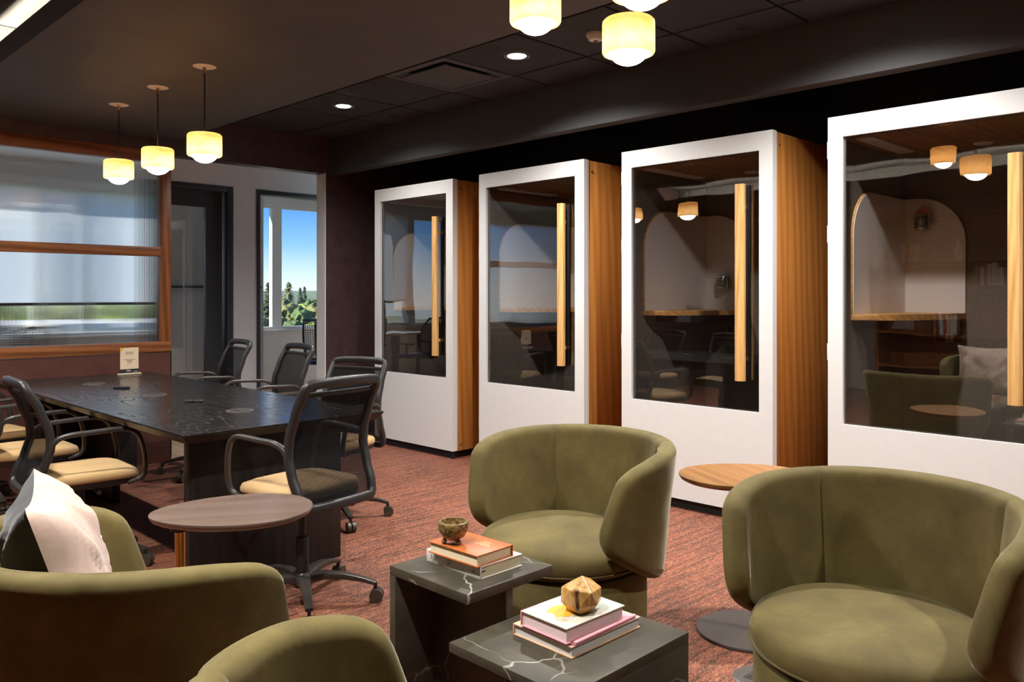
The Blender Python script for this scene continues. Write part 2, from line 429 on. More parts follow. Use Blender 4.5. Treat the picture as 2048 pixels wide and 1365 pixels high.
def frame_bm(bm, x0, x1, y0, y1, z0, z1, iy0, iy1, iz0, iz1):
    """slab in x with a rectangular hole in the y-z plane"""
    def ring(x, a, b, c, d): return [bm.verts.new((x, yy, zz)) for yy, zz in ((a, c), (b, c), (b, d), (a, d))]
    o0, o1 = ring(x0, y0, y1, z0, z1), ring(x1, y0, y1, z0, z1)
    i0, i1 = ring(x0, iy0, iy1, iz0, iz1), ring(x1, iy0, iy1, iz0, iz1)
    for i in range(4):
        j = (i + 1) % 4
        bm.faces.new((o0[i], o0[j], i0[j], i0[i])); bm.faces.new((o1[i], i1[i], i1[j], o1[j]))
        bm.faces.new((o0[i], o1[i], o1[j], o0[j])); bm.faces.new((i0[i], i0[j], i1[j], i1[i]))
    return bm
def light(name, typ, loc, energy, col=(1, .88, .72), rot=(0, 0, 0), parent=None, **k):
    d = bpy.data.lights.new(name, typ); d.energy = energy; d.color = col
    for a, b in k.items(): setattr(d, a, b)
    o = bpy.data.objects.new(name, d); COL.objects.link(o); o.location = loc; o.rotation_euler = rot; o.parent = parent
    return o

# ================================================================ THE SETTING
struct('floor', (-3, 5.5, -3, 6.56, -.06, 0), 'carpet')
struct('floor_corridor', (-3, 7.5, 6.56, 10.75, -.06, 0), 'floor_wood')
struct('sun_block_slab', (-3.2, 7.7, -3.2, 10.9, 2.96, 3.1), 'black_paint')  # unseen slab added over all the ceilings to keep the sun out
ceil = struct('ceiling', (-3, 4.165, -3, 6.5, 2.775, 2.81), 'black_paint')
GU = [4.41, 3.80, 3.19, 2.58]
GV0 = 4.98
def tile(u0, u1, v0, v1, mat='tile'):
    boxo('ceiling_tile', (u0 + .009, u1 - .009, v0 + .009, v1 - .009, 2.75, 2.772), mat, ceil, bev=.004)
for k in range(-8, 3):
    v0 = GV0 + .612 * k; v1 = min(v0 + .612, 6.495)
    if k == 2: v0, v1 = GV0 + .612 * 2, 6.495
    if v1 - v0 < .05: continue
    tile(2.735, 3.19, v0, v1)
    tile(3.80, 4.160, v0, v1)
    if k not in (-2,): tile(3.19, 3.80, v0, v1)
for k in range(-8, 3):
    for j in range(3):
        u1 = 1.448 - .612 * j
        v0 = GV0 + .612 * k; v1 = min(v0 + .612, 6.495)
        if v1 - v0 > .05: tile(u1 - .612, u1, v0, v1)
for uu in (3.80, 3.19): boxo('grid_bar', (uu - .012, uu + .012, -1, 6.49, 2.762, 2.7745), 'black_paint', ceil)
for k in range(-8, 3):
    vv = GV0 + .612 * k
    boxo('grid_bar', (2.735, 4.16, vv - .012, vv + .012, 2.761, 2.7743), 'black_paint', ceil)
# lowered soffit with a light cove along its left lip
sof = tag(boxo('ceiling_soffit', (1.45, 2.73, -2.9, 6.5, 2.55, 2.775), 'dark_paint'), kind='structure')
boxo('soffit_lip', (1.16, 1.451, -2.9, 6.5, 2.55, 2.575), 'dark_paint', sof)
boxo('soffit_fascia', (1.16, 1.18, -2.9, 6.5, 2.575, 2.665), 'dark_paint', sof)
cs = tag(boxo('cove_light_strip', (1.21, 1.24, -2.8, 6.4, 2.575, 2.588), 'cove_led'), 'warm light strip hidden in the cove over the black table', 'light strip')
sof2 = tag(boxo('ceiling_soffit_side', (-3, -1.2, -2.9, 6.5, 2.55, 2.775), 'dark_paint'), kind='structure')
boxo('soffit_lip', (-1.201, -.90, -2.9, 6.5, 2.55, 2.575), 'dark_paint', sof2)
boxo('soffit_fascia', (-.92, -.90, -2.9, 6.5, 2.575, 2.640), 'dark_paint', sof2)
tag(boxo('cove_light_strip_offscreen', (-1.00, -.97, -2.8, 6.4, 2.575, 2.588), 'cove_led'), 'warm light strip in the cove above the bookcase side', 'light strip')
struct('wall_bulkhead', (4.165, 4.265, -3, 6.5, 2.43, 2.96), 'bulk_paint')
struct('ceiling_alcove', (4.265, 5.5, -3, 6.5, 2.93, 2.96), 'black_paint')
struct('wall_right', (5.5, 5.6, -3, 6.64, 0, 2.96), 'black_paint')
struct('wall_back', (-3.1, 5.6, -3.1, -3, 0, 2.96), 'warm_wall')
struct('wall_left', (-3.1, -3, -3, 10.75, 0, 2.96), 'warm_wall')
wf = struct('wall_header', (-3, 4.116, 6.5, 6.636, 2.45, 2.96), 'aubergine')
struct('wall_end', (4.116, 5.5, 6.5, 6.636, 0, 2.96), 'aubergine')
struct('trim_1', (4.104, 4.116, 6.502, 6.64, 0, 2.44), 'white_wall')
struct('trim_2', (2.694, 4.104, 6.51, 6.634, 2.432, 2.45), 'aubergine')
struct('wall_partition', (.15, 2.69, 6.5, 6.62, .045, .868), 'oxblood')
struct('trim_3', (2.69, 2.697, 6.495, 6.622, 0, .872), 'frame_black')
struct('baseboard_partition', (.15, 2.69, 6.492, 6.62, 0, .045), 'oxblood_dark')
struct('wall_partition_side', (-3, .15, 6.5, 6.62, 0, 2.45), 'aubergine')

# reeded interior window
win = thing('window_1', None, None, (0, 0, 0), kind='structure')
RV0, RV1 = 6.493, 6.565
for z0, z1 in ((.872, .952), (1.622, 1.696), (2.36, 2.452)):
    boxo('rail', (.15, 2.694 if z0 != 1.622 else 2.612, RV0, RV1, z0, z1), 'walnut', win, bev=.003)
boxo('stile', (2.61, 2.694, RV0 - .001, RV1 + .001, .953, 2.359), 'walnut_z', win, bev=.003)
boxo('stile', (.15, .234, RV0 - .001, RV1 + .001, .953, 2.359), 'walnut_z', win, bev=.003)
def reeded_pane(z0, z1):
    bm = new_bm(); pitch = .0085; sub = 8; u0, u1 = .234, 2.61
    n = int((u1 - u0) / pitch * sub); fr, bk = [], []
    for i in range(n + 1):
        u = u0 + (u1 - u0) * i / n
        y = 6.527 - .00024 * math.cos(2 * PI * (u - u0) / pitch)
        fr.append((bm.verts.new((u, y, z0)), bm.verts.new((u, y, z1))))
        if i % (sub * 4) == 0 or i == n: bk.append((u, bm.verts.new((u, 6.534, z0)), bm.verts.new((u, 6.534, z1))))
    for a, b in zip(fr, fr[1:]): bm.faces.new((a[0], b[0], b[1], a[1]))
    for a, b in zip(bk, bk[1:]): bm.faces.new((a[1], a[2], b[2], b[1]))
    me = bpy.data.meshes.new('pane'); bm.to_mesh(me); bm.free(); me.shade_smooth()
    return link('pane', me, 'reeded', win)
reeded_pane(.952, 1.622); reeded_pane(1.696, 2.36)

# corridor wall, glass door, framed opening
V2 = 7.9
struct('wall_corridor_pier', (3.907, 4.166, V2, V2 + .12, 0, 2.42), 'white_wall')
struct('wall_corridor_lintel', (3.08, 7.5, V2, V2 + .12, 2.42, 2.96), 'white_wall')
struct('wall_corridor_right', (5.10, 7.5, V2, V2 + .12, 0, 2.42), 'white_wall')
dr = thing('door_1', None, None, (0, 0, 0), kind='structure')
for a in ((3.08, 3.145, V2 - .012, V2 + .13, 0, 2.42), (3.84, 3.907, V2 - .012, V2 + .13, 0, 2.42), (3.145, 3.84, V2 - .012, V2 + .13, 2.365, 2.42)):
    boxo('door_frame', a, 'frame_grey', dr, bev=.003)
lf = obj('door_leaf', frame_bm(new_bm(), -.022, .022, 3.150, 3.815, .01, 2.36, 3.26, 3.644, .18, 2.20), 'frame_grey', dr, smooth=False)
lf.matrix_local = Matrix(((0, 1, 0, 0), (1, 0, 0, V2 + .075), (0, 0, 1, 0), (0, 0, 0, 1)))
boxo('pane', (3.26, 3.644, V2 + .072, V2 + .078, .18, 2.20), 'clear_glass', dr)
op = thing('door_2', None, None, (0, 0, 0), kind='structure')
for a in ((4.166, 4.206, V2 - .012, V2 + .13, 0, 2.42), (5.06, 5.10, V2 - .012, V2 + .13, 0, 2.42), (4.206, 5.06, V2 - .012, V2 + .13, 2.375, 2.42)):
    boxo('door_frame', a, 'frame_grey', op, bev=.003)
struct('wall_office', (3.75, 5.05, 9.4, 9.5, 0, 2.93), 'white_wall')
wb = boxo('wall_board', (3.80, 5.0, 9.375, 9.402, 1.425, 2.62), 'whiteboard', bev=.003, centre=True)
tag(wb, 'glossy white writing board on the office wall behind the glass door', 'whiteboard')
boxo('tray', (3.80, 5.0, 9.35, 9.402, 1.40, 1.424), 'frame_grey', None, centre=True).parent = wb
wb.children[0].location = (0, -.01, -.025)
sw = boxo('light_switch', (4.085, 4.155, 9.385, 9.401, 1.10, 1.22), 'white_metal', bev=.004, centre=True)
tag(sw, 'pale wall switch plate seen through the glass door', 'switch')
# outer window wall
VF = 10.6
struct('wall_far', (-3, 7.5, VF, VF + .2, 0, .83), 'white_wall')
struct('wall_far_top', (-3, 7.5, VF, VF + .2, 2.60, 2.96), 'white_wall')
struct('wall_side', (7.5, 7.6, 6.6, VF + .2, 0, 2.96), 'white_wall')
struct('ceiling_office', (-3, 7.5, 6.64, VF, 2.90, 2.96), 'white_wall')
struct('trim_4', (-3, 7.5, VF - .035, VF + .06, 2.585, 2.70), 'white_frame')
mull = [-1.05, .35, 1.72, 3.12, 4.52, 5.91, 7.45]
wn = 2
for a, b in zip(mull, mull[1:]):
    wr = thing('window_%d' % wn, None, None, (0, 0, 0), kind='structure'); wn += 1
    w0, w1 = a + .075, b - .075
    fb = obj('window_frame', frame_bm(new_bm(), -.04, .04, a, b, .80, 2.62, w0, w1, .865, 2.555), 'white_frame', wr, smooth=False)
    fb.matrix_local = Matrix(((0, 1, 0, 0), (1, 0, 0, VF + .05), (0, 0, 1, 0), (0, 0, 0, 1)))
    boxo('pane', (w0, w1, VF + .05, VF + .056, .865, 2.555), 'clear_glass', wr)
    boxo('window_sill', (a, b, VF - .06, VF + .02, .80, .83), 'white_frame', wr, bev=.004)
for a, b, m, lab in ((3.20, 4.45, 'shade', 'white roller shade nearest the glass door, behind the reeded glass'), (1.80, 3.05, 'shade', 'white roller shade, partly lowered, between two other white shades'), (.42, 1.65, 'shade', 'white roller shade above the office desk end by the side wall')):
    rs = thing('roller_shade', lab, 'blind', (0, 0, 0))
    boxo('shade_cloth', (a, b, VF - .028, VF - .025, 1.225, 2.58), m, rs)
    boxo('hem_bar', (a, b, VF - .034, VF - .020, 1.195, 1.227), 'frame_grey', rs)
# outdoors
gm = tag(boxo('ground', (-300, 700, 14, 1200, -12.2, -12), 'meadow'), kind='structure')
bm = new_bm(); prev = None
for i in range(61):
    x = -1500 + 100 * i; h = 14 + 16 * noise.noise(Vector((i * .23, 3.1, 0))) + 6 * noise.noise(Vector((i * .9, 8.1, 0)))
    c = [bm.verts.new((x, 2400, -30)), bm.verts.new((x, 2550, h)), bm.verts.new((x, 2900, -30))]
    if prev:
        for k in range(3): bm.faces.new((prev[k], prev[(k + 1) % 3], c[(k + 1) % 3], c[k]))
    prev = c
tag(obj('hills', bm, 'hill_green'), kind='structure')
def tree_mesh(kind, seed):
    rnd = random.Random(seed); bm = new_bm()
    if kind == 'conifer':
        for k in range(420):
            t = rnd.random() ** .8; z = -6 + 10 * t; r = (1 - t) * 2.3 + .12; a = rnd.random() * 2 * PI; rr_ = r * (.35 + .65 * rnd.random())
            s_ = .25 + .45 * (1 - t); d = Vector((math.cos(a), math.sin(a), -.45))
            c = Vector((math.cos(a) * rr_, math.sin(a) * rr_, z)); sd = Vector((-math.sin(a), math.cos(a), 0)) * s_ * .55
            vs_ = [bm.verts.new(c - d * s_ * .5 + Vector((0, 0, .1))), bm.verts.new(c + sd), bm.verts.new(c + d * s_), bm.verts.new(c - sd)]
            bm.faces.new(vs_)
    else:
        for k in range(34):
            d = Vector((rnd.gauss(0, 1), rnd.gauss(0, 1), rnd.gauss(0, .8))).normalized()
            c = d * 2.3 * (.45 + .55 * rnd.random()); c.z *= 1.15
            g = bmesh.ops.create_icosphere(bm, subdivisions=3, radius=.55 + .55 * rnd.random())['verts']
            for v in g:
                nn = noise.noise(v.co * 3.1 + c * 2) * .35 + noise.noise(v.co * 8 + c) * .22
                v.co = v.co * (1 + nn) + c
    me = bpy.data.meshes.new('crown'); bm.to_mesh(me); bm.free(); return me
TM = {('conifer', 0): tree_mesh('conifer', 1), ('conifer', 1): tree_mesh('conifer', 5), ('broad', 0): tree_mesh('broad', 2), ('broad', 1): tree_mesh('broad', 9)}
def tree(kind, var, mat, x, y, ztop, sc, label, wide=1.0):
    me = TM[(kind, var)].copy(); me.materials.clear(); me.materials.append(M[mat])
    top = 4.0 if kind == 'conifer' else 3.2
    zc = ztop - top * sc
    r = thing('conifer_tree' if kind == 'conifer' else 'leafy_tree', label, 'tree', (x, y, -12), group='trees beyond the windows')
    cr = bpy.data.objects.new('crown', me); COL.objects.link(cr); cr.parent = r; cr.location = (0, 0, zc + 12); cr.scale = (sc * wide, sc * wide, sc)
    bm = new_bm(); sweep(bm, [(0, 0, 0), (0, 0, zc + 12 + sc * 2)], circ(.25, 7), ref=(1, 0, 0), scales=[1.2, .5]); obj('trunk', bm, 'bark', r)
for px, py, zt, sc, k, v, m, lab, wd in (
    (30.7, 54.0, -0.70, 0.70, 'broad', 0, 'leaf_mid', 'low green tree below the olive conifer', 1.3),
    (37.3, 61.0, -0.77, 0.76, 'broad', 0, 'leaf_lime', 'low bright tree below the tall green tree', 1.3),
    (36.9, 68.5, -0.42, 0.91, 'broad', 1, 'leaf_olive', 'olive leafy tree low in the narrow window pane', 1.1),
    (43.9, 73.0, 0.18, 0.94, 'broad', 1, 'leaf_mid', 'dark green round tree beyond the wide pane', 1.0),
    (15.2, 64.0, 0.80, 1.00, 'broad', 0, 'leaf_olive', 'olive leafy tree blurred behind the reeded glass, by the outer edge', 1.3),
    (24.6, 66.0, 0.89, 1.03, 'broad', 1, 'leaf_olive', 'olive leafy tree blurred behind the reeded glass, next to the lime one by the stile', 1.3),
    (47.4, 81.5, 0.80, 1.23, 'broad', 1, 'leaf_olive', 'broad olive tree under the olive conifer', 1.1),
    (57.6, 92.0, 0.32, 1.25, 'broad', 1, 'leaf_olive', 'olive tree hidden partly by the white reveal', 1.2),
    (60.5, 102.5, 0.44, 1.14, 'broad', 0, 'leaf_lime', 'lime green tree between the olive and dark round trees', 1.2),
    (62.7, 113.5, 0.98, 1.38, 'broad', 0, 'leaf_lime', 'bright green leafy tree below the dark conifer', 1.2),
    (21.8, 77.0, 1.10, 1.00, 'broad', 1, 'leaf_lime', 'lime leafy tree blurred behind the reeded glass, beside the olive one', 1.3),
    (32.2, 77.0, 1.20, 1.00, 'broad', 0, 'leaf_lime', 'lime leafy tree blurred behind the walnut stile', 1.3),
    (71.5, 124.5, 3.36, 1.60, 'conifer', 1, 'leaf_olive', 'olive conifer rising beside the wide window mullion', 1.1),
    (85.2, 138.0, 1.46, 1.90, 'broad', 0, 'leaf_mid', 'tall green tree beside the white reveal', 1.3),
    (48.7, 89.5, 2.72, 1.09, 'conifer', 0, 'leaf_dark', 'dark conifer at the left edge of the office window view', 1.0),
    (29.5, 90.0, 0.60, 1.00, 'broad', 0, 'leaf_mid', 'dark green leafy tree blurred behind the middle of the reeded glass', 1.3),
    (88.8, 150.0, 2.70, 1.41, 'conifer', 0, 'leaf_dark', 'left one of the twin dark conifers beyond the window', 0.8),
    (93.7, 156.5, 3.04, 1.44, 'conifer', 1, 'leaf_dark', 'right one of the twin dark conifers beyond the window', 0.8)):
    tree(k, v, m, px, py, zt, sc, lab, wd)
def building(label, x, y, w_, d_, h_, wall, n):
    t = thing('building', label, 'building', (x, y, -12), group='low buildings beyond the trees')
    boxo('wall', (-w_ / 2, w_ / 2, 0, d_, 0, h_), wall, t)
    boxo('roof', (-w_ / 2 - .3, w_ / 2 + .3, -.3, d_ + .3, h_, h_ + .35), 'warm_wall', t)
    for k in range(n):
        for zz in (h_ - 2.6, h_ - 5.6):
            x0 = -w_ / 2 + w_ * (k + .25) / n; wd_ = boxo('window', (x0, x0 + w_ / n * .5, -.08, .02, zz, zz + 1.4), 'slate', t)
building('low white flat-roofed building beyond the reeded glass', 14.2, 45, 7, 8, 11.5, 'white', 5)
building('low tan building beside the white one', 21.4, 46, 5, 8, 11.2, 'warm_wall', 4)


# ================================================================ PHONE BOOTHS
BW, BD, BT = 1.055, .98, 2.25
def arc_board(flip, w_, h_, r):
    """upright panel outline in (a, z): quarter-round upper outer corner; a=0 outer edge"""
    pts = [(0, 0), (w_, 0), (w_, h_)]
    for i in range(15):
        t = R(90 + 90 * i / 14); pts.append((r + r * math.cos(t), h_ - r + r * math.sin(t)))
    return pts
def board(name, pts, mat, parent, fn, th):
    bm = new_bm(); a = [bm.verts.new(fn(p, 0)) for p in pts]; b = [bm.verts.new(fn(p, th)) for p in pts]
    bm.faces.new(a); bm.faces.new(b[::-1])
    for i in range(len(pts)):
        j = (i + 1) % len(pts); bm.faces.new((a[i], b[i], b[j], a[j]))
    return obj(name, bm, mat, parent, ang=30)
def make_booth():
    t = thing('phone_booth', '', 'phone booth', group='row of white and oak phone booths')
    h = BW / 2
    boxo('plinth', (.05, BD - .03, -h + .04, h - .04, 0, .062), 'velcro', t)
    for s_ in (-1, 1):
        fo = new_bm(); lathe(fo, [(0, 0), (.022, 0), (.022, .012), (.008, .016), (.008, .062), (0, .062)], 12, .035, s_ * (h - .035)); obj('levelling_foot', fo, 'rubber', t)
    for s_ in (-1, 1):
        y0, y1 = sorted((s_ * h, s_ * (h - .030)))
        sp = boxo('side_panel', (.052, BD, y0 + (.004 if s_ < 0 else 0), y1 - (.004 if s_ > 0 else 0), .062, BT - .004), 'booth_wood', t, bev=.002)
        for zz in (.11, BT - .075):
            bm = new_bm(); g = bmesh.ops.create_cone(bm, cap_ends=True, segments=12, radius1=.008, radius2=.007, depth=.006)['verts']
            bmesh.ops.rotate(bm, verts=g, cent=(0, 0, 0), matrix=Matrix.Rotation(R(90), 3, 'X')); bmesh.ops.translate(bm, verts=g, vec=(.085, s_ * (h - .003), zz)); obj('screw', bm, 'chrome', sp)
        y0, y1 = sorted((s_ * (h - .030), s_ * (h - .052)))
        boxo('felt_lining', (.052, BD - .03, y0, y1, .08, 2.14), 'felt', t)
    boxo('back_panel', (BD - .028, BD, -h + .03, h - .03, .062, BT - .004), 'black_paint', t)
    boxo('back_felt', (.938, BD - .028, -h + .052, h - .052, .08, 2.14), 'felt', t)
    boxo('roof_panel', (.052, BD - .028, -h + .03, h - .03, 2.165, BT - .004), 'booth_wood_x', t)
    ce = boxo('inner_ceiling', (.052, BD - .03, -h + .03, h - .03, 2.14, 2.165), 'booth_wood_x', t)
    boxo('vent', (.09, .69, .325, .415, 2.130, 2.141), 'white', ce, bev=.002)
    bm = new_bm(); lathe(bm, [(0, 2.131), (.040, 2.131), (.048, 2.136), (.048, 2.1405), (0, 2.1405)], 24, .70, -.02); obj('ceiling_speaker', bm, 'white_metal', ce)
    boxo('inner_floor', (.052, BD - .03, -h + .03, h - .03, .062, .08), 'felt', t)
    # door
    d = obj('door', frame_bm(new_bm(), 0, .040, -h, h, .065, BT, -h + .083, h - .078, .647, 2.142), 'white', t, smooth=False)
    obj('door_edge', frame_bm(new_bm(), .042, .052, -h + .001, h - .001, .065, BT - .002, -h + .06, h - .06, .62, 2.16), 'pages', d, smooth=False)
    boxo('glass', (.020, .024, -h + .083, h - .078, .647, 2.142), 'booth_glass', d)
    fr = obj('glazing_bead', frame_bm(new_bm(), .024, .034, -h + .083, h - .078, .647, 2.142, -h + .089, h - .084, .653, 2.136), 'taupe_metal', d, smooth=False)
    hb = new_bm(); hy = -h + .188
    prof = [(-.0285, 0), (-.0285, -.022), (-.02, -.032), (0, -.036), (.02, -.032), (.0285, -.022), (.0285, 0)]
    a = [hb.verts.new((q[1] - .012, hy + q[0], .824)) for q in prof]; b = [hb.verts.new((q[1] - .012, hy + q[0], 1.957)) for q in prof]
    hb.faces.new(a); hb.faces.new(b[::-1])
    for i in range(7): j = (i + 1) % 7; hb.faces.new((a[i], a[j], b[j], b[i]))
    for zz in (.95, 1.83): box(hb, -.014, .020, hy - .012, hy + .012, zz - .012, zz + .012)
    obj('handle', hb, 'handle_wood', d)
    bz = boxo('handle_back', (.025, .045, hy - .03, hy + .03, .824, 1.957), 'black_paint', d, bev=.003)
    for zz in (.34, 1.02, 1.64, 2.08):
        boxo('hinge', (.004, .048, h - .001, h + .006, zz - .045, zz + .045), 'white_metal', d, bev=.001)
    # corner boards, shelf, outlet
    yl = h - .052; x0 = .17
    board('side_board', arc_board(0, .938 - x0, .672, .26), 'whiteboard', t, lambda p, k: (x0 + p[0], yl - .014 + k, 1.215 + p[1]), .014)
    board('board_edge', [(q[0] - .005 * (1 if i not in (1, 2) else 0), q[1] + (.005 if i > 1 else 0)) for i, q in enumerate(arc_board(0, .938 - x0, .672, .26))], 'shelf_wood', t, lambda p, k: (x0 + p[0], yl - .010 + k, 1.215 + p[1]), .010)
    board('back_board', arc_board(0, yl - .133, .675, .26), 'whiteboard', t, lambda p, k: (.938 - .014 + k, .133 + p[0], 1.215 + p[1]), .014)
    pts = [(.938, yl), (x0, yl)]
    for i in range(17):
        a_ = R(90 * i / 16); pts.append((x0 + (.938 - x0) * (1 - math.cos(a_) ** 1.0) , yl - (yl - .133) * math.sin(a_) ** .62))
    pts = [(.938, yl), (x0 - .004, yl)] + [(x0 - .004 + (.938 - x0) * (i / 16) ** 1.25, yl - .06 - (yl - .133 - .06) * math.sin(R(90 * i / 16)) ** .9) for i in range(17)]
    bm = new_bm(); prism(bm, pts, 1.183, 1.2148, .004); obj('shelf', bm, 'shelf_wood', t)
    boxo('shelf_bracket', (.30, .93, .20, yl - .01, 1.14, 1.183), 'black_paint', t)
    pl = boxo('outlet_plate', (.928, .939, .131, .308, 1.008, 1.140), 'plate_bronze', t, bev=.003)
    for k, m in enumerate(('plate_bronze', 'whiteboard', 'plate_bronze')):
        y1 = .285 - .046 * k
        so = boxo('socket', (.9255, .9285, y1 - .042, y1, 1.045, 1.092), 'chair_base' if m != 'whiteboard' else 'warm_wall', pl, bev=.001)
        if k == 1:
            pass
        for dy, dz in (((-.014, .012), (-.028, .012), (-.021, -.010)) if k == 1 else ((-.021, 0),)):
            boxo('socket_slot', (.9250, .9256, y1 + dy - .003, y1 + dy + .003, 1.068 + dz - .005, 1.068 + dz + .005), 'black_mark', pl)
    return t
b0 = make_booth()
booths = [(4.30, 6.0 - .5275, 'white and oak phone booth beside the aubergine end wall, farthest from the green armchairs'),
          (4.308, 4.645 - .5275, 'white and oak phone booth, second one from the aubergine end wall'),
          (4.288, 3.255 - .5275, 'white and oak phone booth, third one from the aubergine end wall'),
          (4.216, 1.852 - .5275, 'white and oak phone booth with a coral house-shaped holder on its white board inside')]
BO = []
for i, (u, v, lab) in enumerate(booths):
    o = b0 if i == 0 else copy_tree(b0)
    o.location = (u, v, 0); o['label'] = lab; BO.append(o)
def pen_can(loc, house, label):
    t = thing('pen_holder', label, 'holder', loc)
    bm = new_bm(); lathe(bm, [(0, 0), (.040, 0), (.042, .004), (.042, .084), (.040, .088), (.034, .088), (.034, .01), (0, .008)], 28); obj('can', bm, 'chrome', t)
    for k in range(5):
        bm = new_bm(); z = .016 + .013 * k
        lathe(bm, [(.0418, z), (.0432, z), (.0432, z + .006), (.0418, z + .006), (.0418, z)], 14, ang0=R(125), ang1=R(235)); obj('slot', bm, 'black_mark', t)
    if house:
        bm = new_bm(); pts = [(-.052, .088), (-.052, .096), (0, .150), (.052, .096), (.044, .088)]
        a = [bm.verts.new((.012, p[0], p[1])) for p in pts]; b = [bm.verts.new((.026, p[0], p[1])) for p in pts]
        bm.faces.new(a); bm.faces.new(b[::-1])
        for i in range(5): j = (i + 1) % 5; bm.faces.new((a[i], b[i], b[j], a[j]))
        obj('house_tag', bm, 'coral', t)
    return t
pen_can((5.096, 1.676, 1.70), True, 'steel slotted can topped by a coral house tag on the booth board')
pen_can((5.168, 3.03, 1.363), False, 'plain steel slotted can on a booth board')

# ================================================================ CEILING FIXTURES
def make_downlight():
    t = thing('downlight', '', 'downlight', group='recessed round downlights')
    bm = new_bm(); lathe(bm, [(.058, .012), (.066, .004), (.078, -.003), (.080, .001), (.078, .012)], 36); obj('trim_ring', bm, 'dark_paint', t)
    bm = new_bm(); lathe(bm, [(.060, .002), (.050, .020), (.042, .0215), (.040, .020), (.052, .000), (.060, -.001)], 36); obj('reflector', bm, 'white_metal', t)
    bm = new_bm(); lathe(bm, [(0, -.0045), (.050, -.0045), (.052, -.001), (0, -.001)], 30); obj('lens', bm, 'lamp_lens', t)
    return t
d0 = make_downlight()
DL = [(3.49, 5.27, 'recessed white downlight in the black tiles nearest the end wall'), (3.49, 3.43, 'recessed white downlight in the black tiles beside the square air diffuser'),
      (3.49, 1.59, 'recessed white downlight in the tiles before the third and fourth booths'), (3.49, -.25, 'recessed white downlight beyond the fourth booth'),
      (.55, 3.43, 'recessed downlight behind the chairs on the partition side'), (.55, 5.27, 'recessed downlight left of the soffit close to the partition'), (.55, 1.59, 'recessed downlight above the pair of armchairs opposite the booths')]
for i, (u, v, lab) in enumerate(DL):
    o = d0 if i == 0 else copy_tree(d0)
    o.location = (u, v, 2.75); o['label'] = lab
    off = '_offscreen' if i > 1 else ''                              # only the first two are in the picture
    if off:
        o.name = 'downlight_offscreen'
        for ch in o.children:
            if ch.name.startswith('lens'): ch.name = 'lens_offscreen'
    light('downlight_lamp' + off, 'SPOT', (0, 0, -.012), 150, (1, .97, .93), parent=o, spot_size=R(152), spot_blend=.9, shadow_soft_size=.05)
def make_pendant(drop):
    t = thing('pendant_lamp', '', 'pendant lamp')
    bm = new_bm(); lathe(bm, [(0, -.004), (.052, -.004), (.060, -.0005), (.060, .0005), (0, .0005)], 40); ca = obj('canopy', bm, 'white_metal', t)
    bm = new_bm(); lathe(bm, [(0, -.035), (.007, -.035), (.007, -.012), (.012, -.004), (0, -.004)], 16); obj('stem_collar', bm, 'brass', ca)
    bm = new_bm(); sweep(bm, [(0, 0, -.03), (0, 0, -drop)], circ(.0042, 8), ref=(1, 0, 0)); obj('rod', bm, 'frame_black', t)
    bm = new_bm(); lathe(bm, [(0, -drop - .005), (.010, -drop - .005), (.010, -drop + .012), (0, -drop + .012)], 14); obj('shade_collar', bm, 'brass', t)
    z1 = -drop; z0 = z1 - .120
    bm = new_bm(); lathe(bm, [(0, z1), (.082, z1), (.089, z1 - .007), (.090, z1 - .014), (.090, z0 + .010), (.086, z0 + .002), (.080, z0), (.076, z0 + .006), (.076, z1 - .02), (0, z1 - .018)], 48); obj('shade', bm, 'alabaster', t)
    bm = new_bm(); lathe(bm, [(0, z0 + .07), (.066, z0 + .05)] + [(.068 * math.cos(R(a)), z0 + .018 + .054 * math.sin(R(a))) for a in range(0, -91, -10)], 36); obj('globe', bm, 'globe', t)
    return t
PEND = [(1.955, 4.28, .364, 'alabaster pendant over the table end nearest the armchairs', 'row over the table'), (1.955, 4.905, .362, 'alabaster pendant in the middle of the row above the black table', 'row over the table'),
        (1.955, 5.53, .360, 'alabaster pendant over the table closest to the partition', 'row over the table'), (2.269, 1.693, .287, 'alabaster pendant, lowest of the three above the armchairs', 'cluster over the armchairs'),
        (2.084, 1.957, .164, 'alabaster pendant, highest of the three above the armchairs', 'cluster over the armchairs'), (1.94, 1.40, .25, 'alabaster pendant hung between the highest and the lowest above the armchairs', 'cluster over the armchairs')]
for (u, v, dp, lab, grp) in PEND:
    t = make_pendant(dp); t.location = (u, v, 2.55); t['label'] = lab; t['group'] = 'alabaster pendants, ' + grp
# air diffuser
t = thing('air_diffuser', 'square black ceiling air diffuser with a floating centre plate', 'air vent', (3.495, 4.06, 2.75))
bm = new_bm(); 
for a in ((-.30, .30, -.30, -.25), (-.30, .30, .25, .30), (-.30, -.25, -.25, .25), (.25, .30, -.25, .25)): box(bm, a[0], a[1], a[2], a[3], -.003, .02)
obj('frame', bm, 'dark_paint', t)
bm = new_bm(); v = [bm.verts.new(p) for p in ((-.25, -.25, .0), (.25, -.25, .0), (.25, .25, .0), (-.25, .25, .0), (-.17, -.17, .022), (.17, -.17, .022), (.17, .17, .022), (-.17, .17, .022))]
for i in range(4): j = (i + 1) % 4; bm.faces.new((v[i], v[j], v[4 + j], v[4 + i]))
obj('throat', bm, 'frame_black', t, smooth=False)
boxo('plate', (-.215, .215, -.215, .215, -.014, -.006), 'dark_paint', t, bev=.003)
for a in (-.12, .12):
    for b in (-.12, .12): boxo('hanger_pin', (a - .004, a + .004, b - .004, b + .004, -.006, .024), 'frame_black', t)
t = thing('smoke_detector', 'white round smoke detector on the black ceiling tiles', 'smoke detector', (3.495, 2.83, 2.75))
bm = new_bm(); lathe(bm, [(0, 0), (.052, 0), (.052, -.014), (0, -.014)], 32); obj('base', bm, 'white_metal', t)
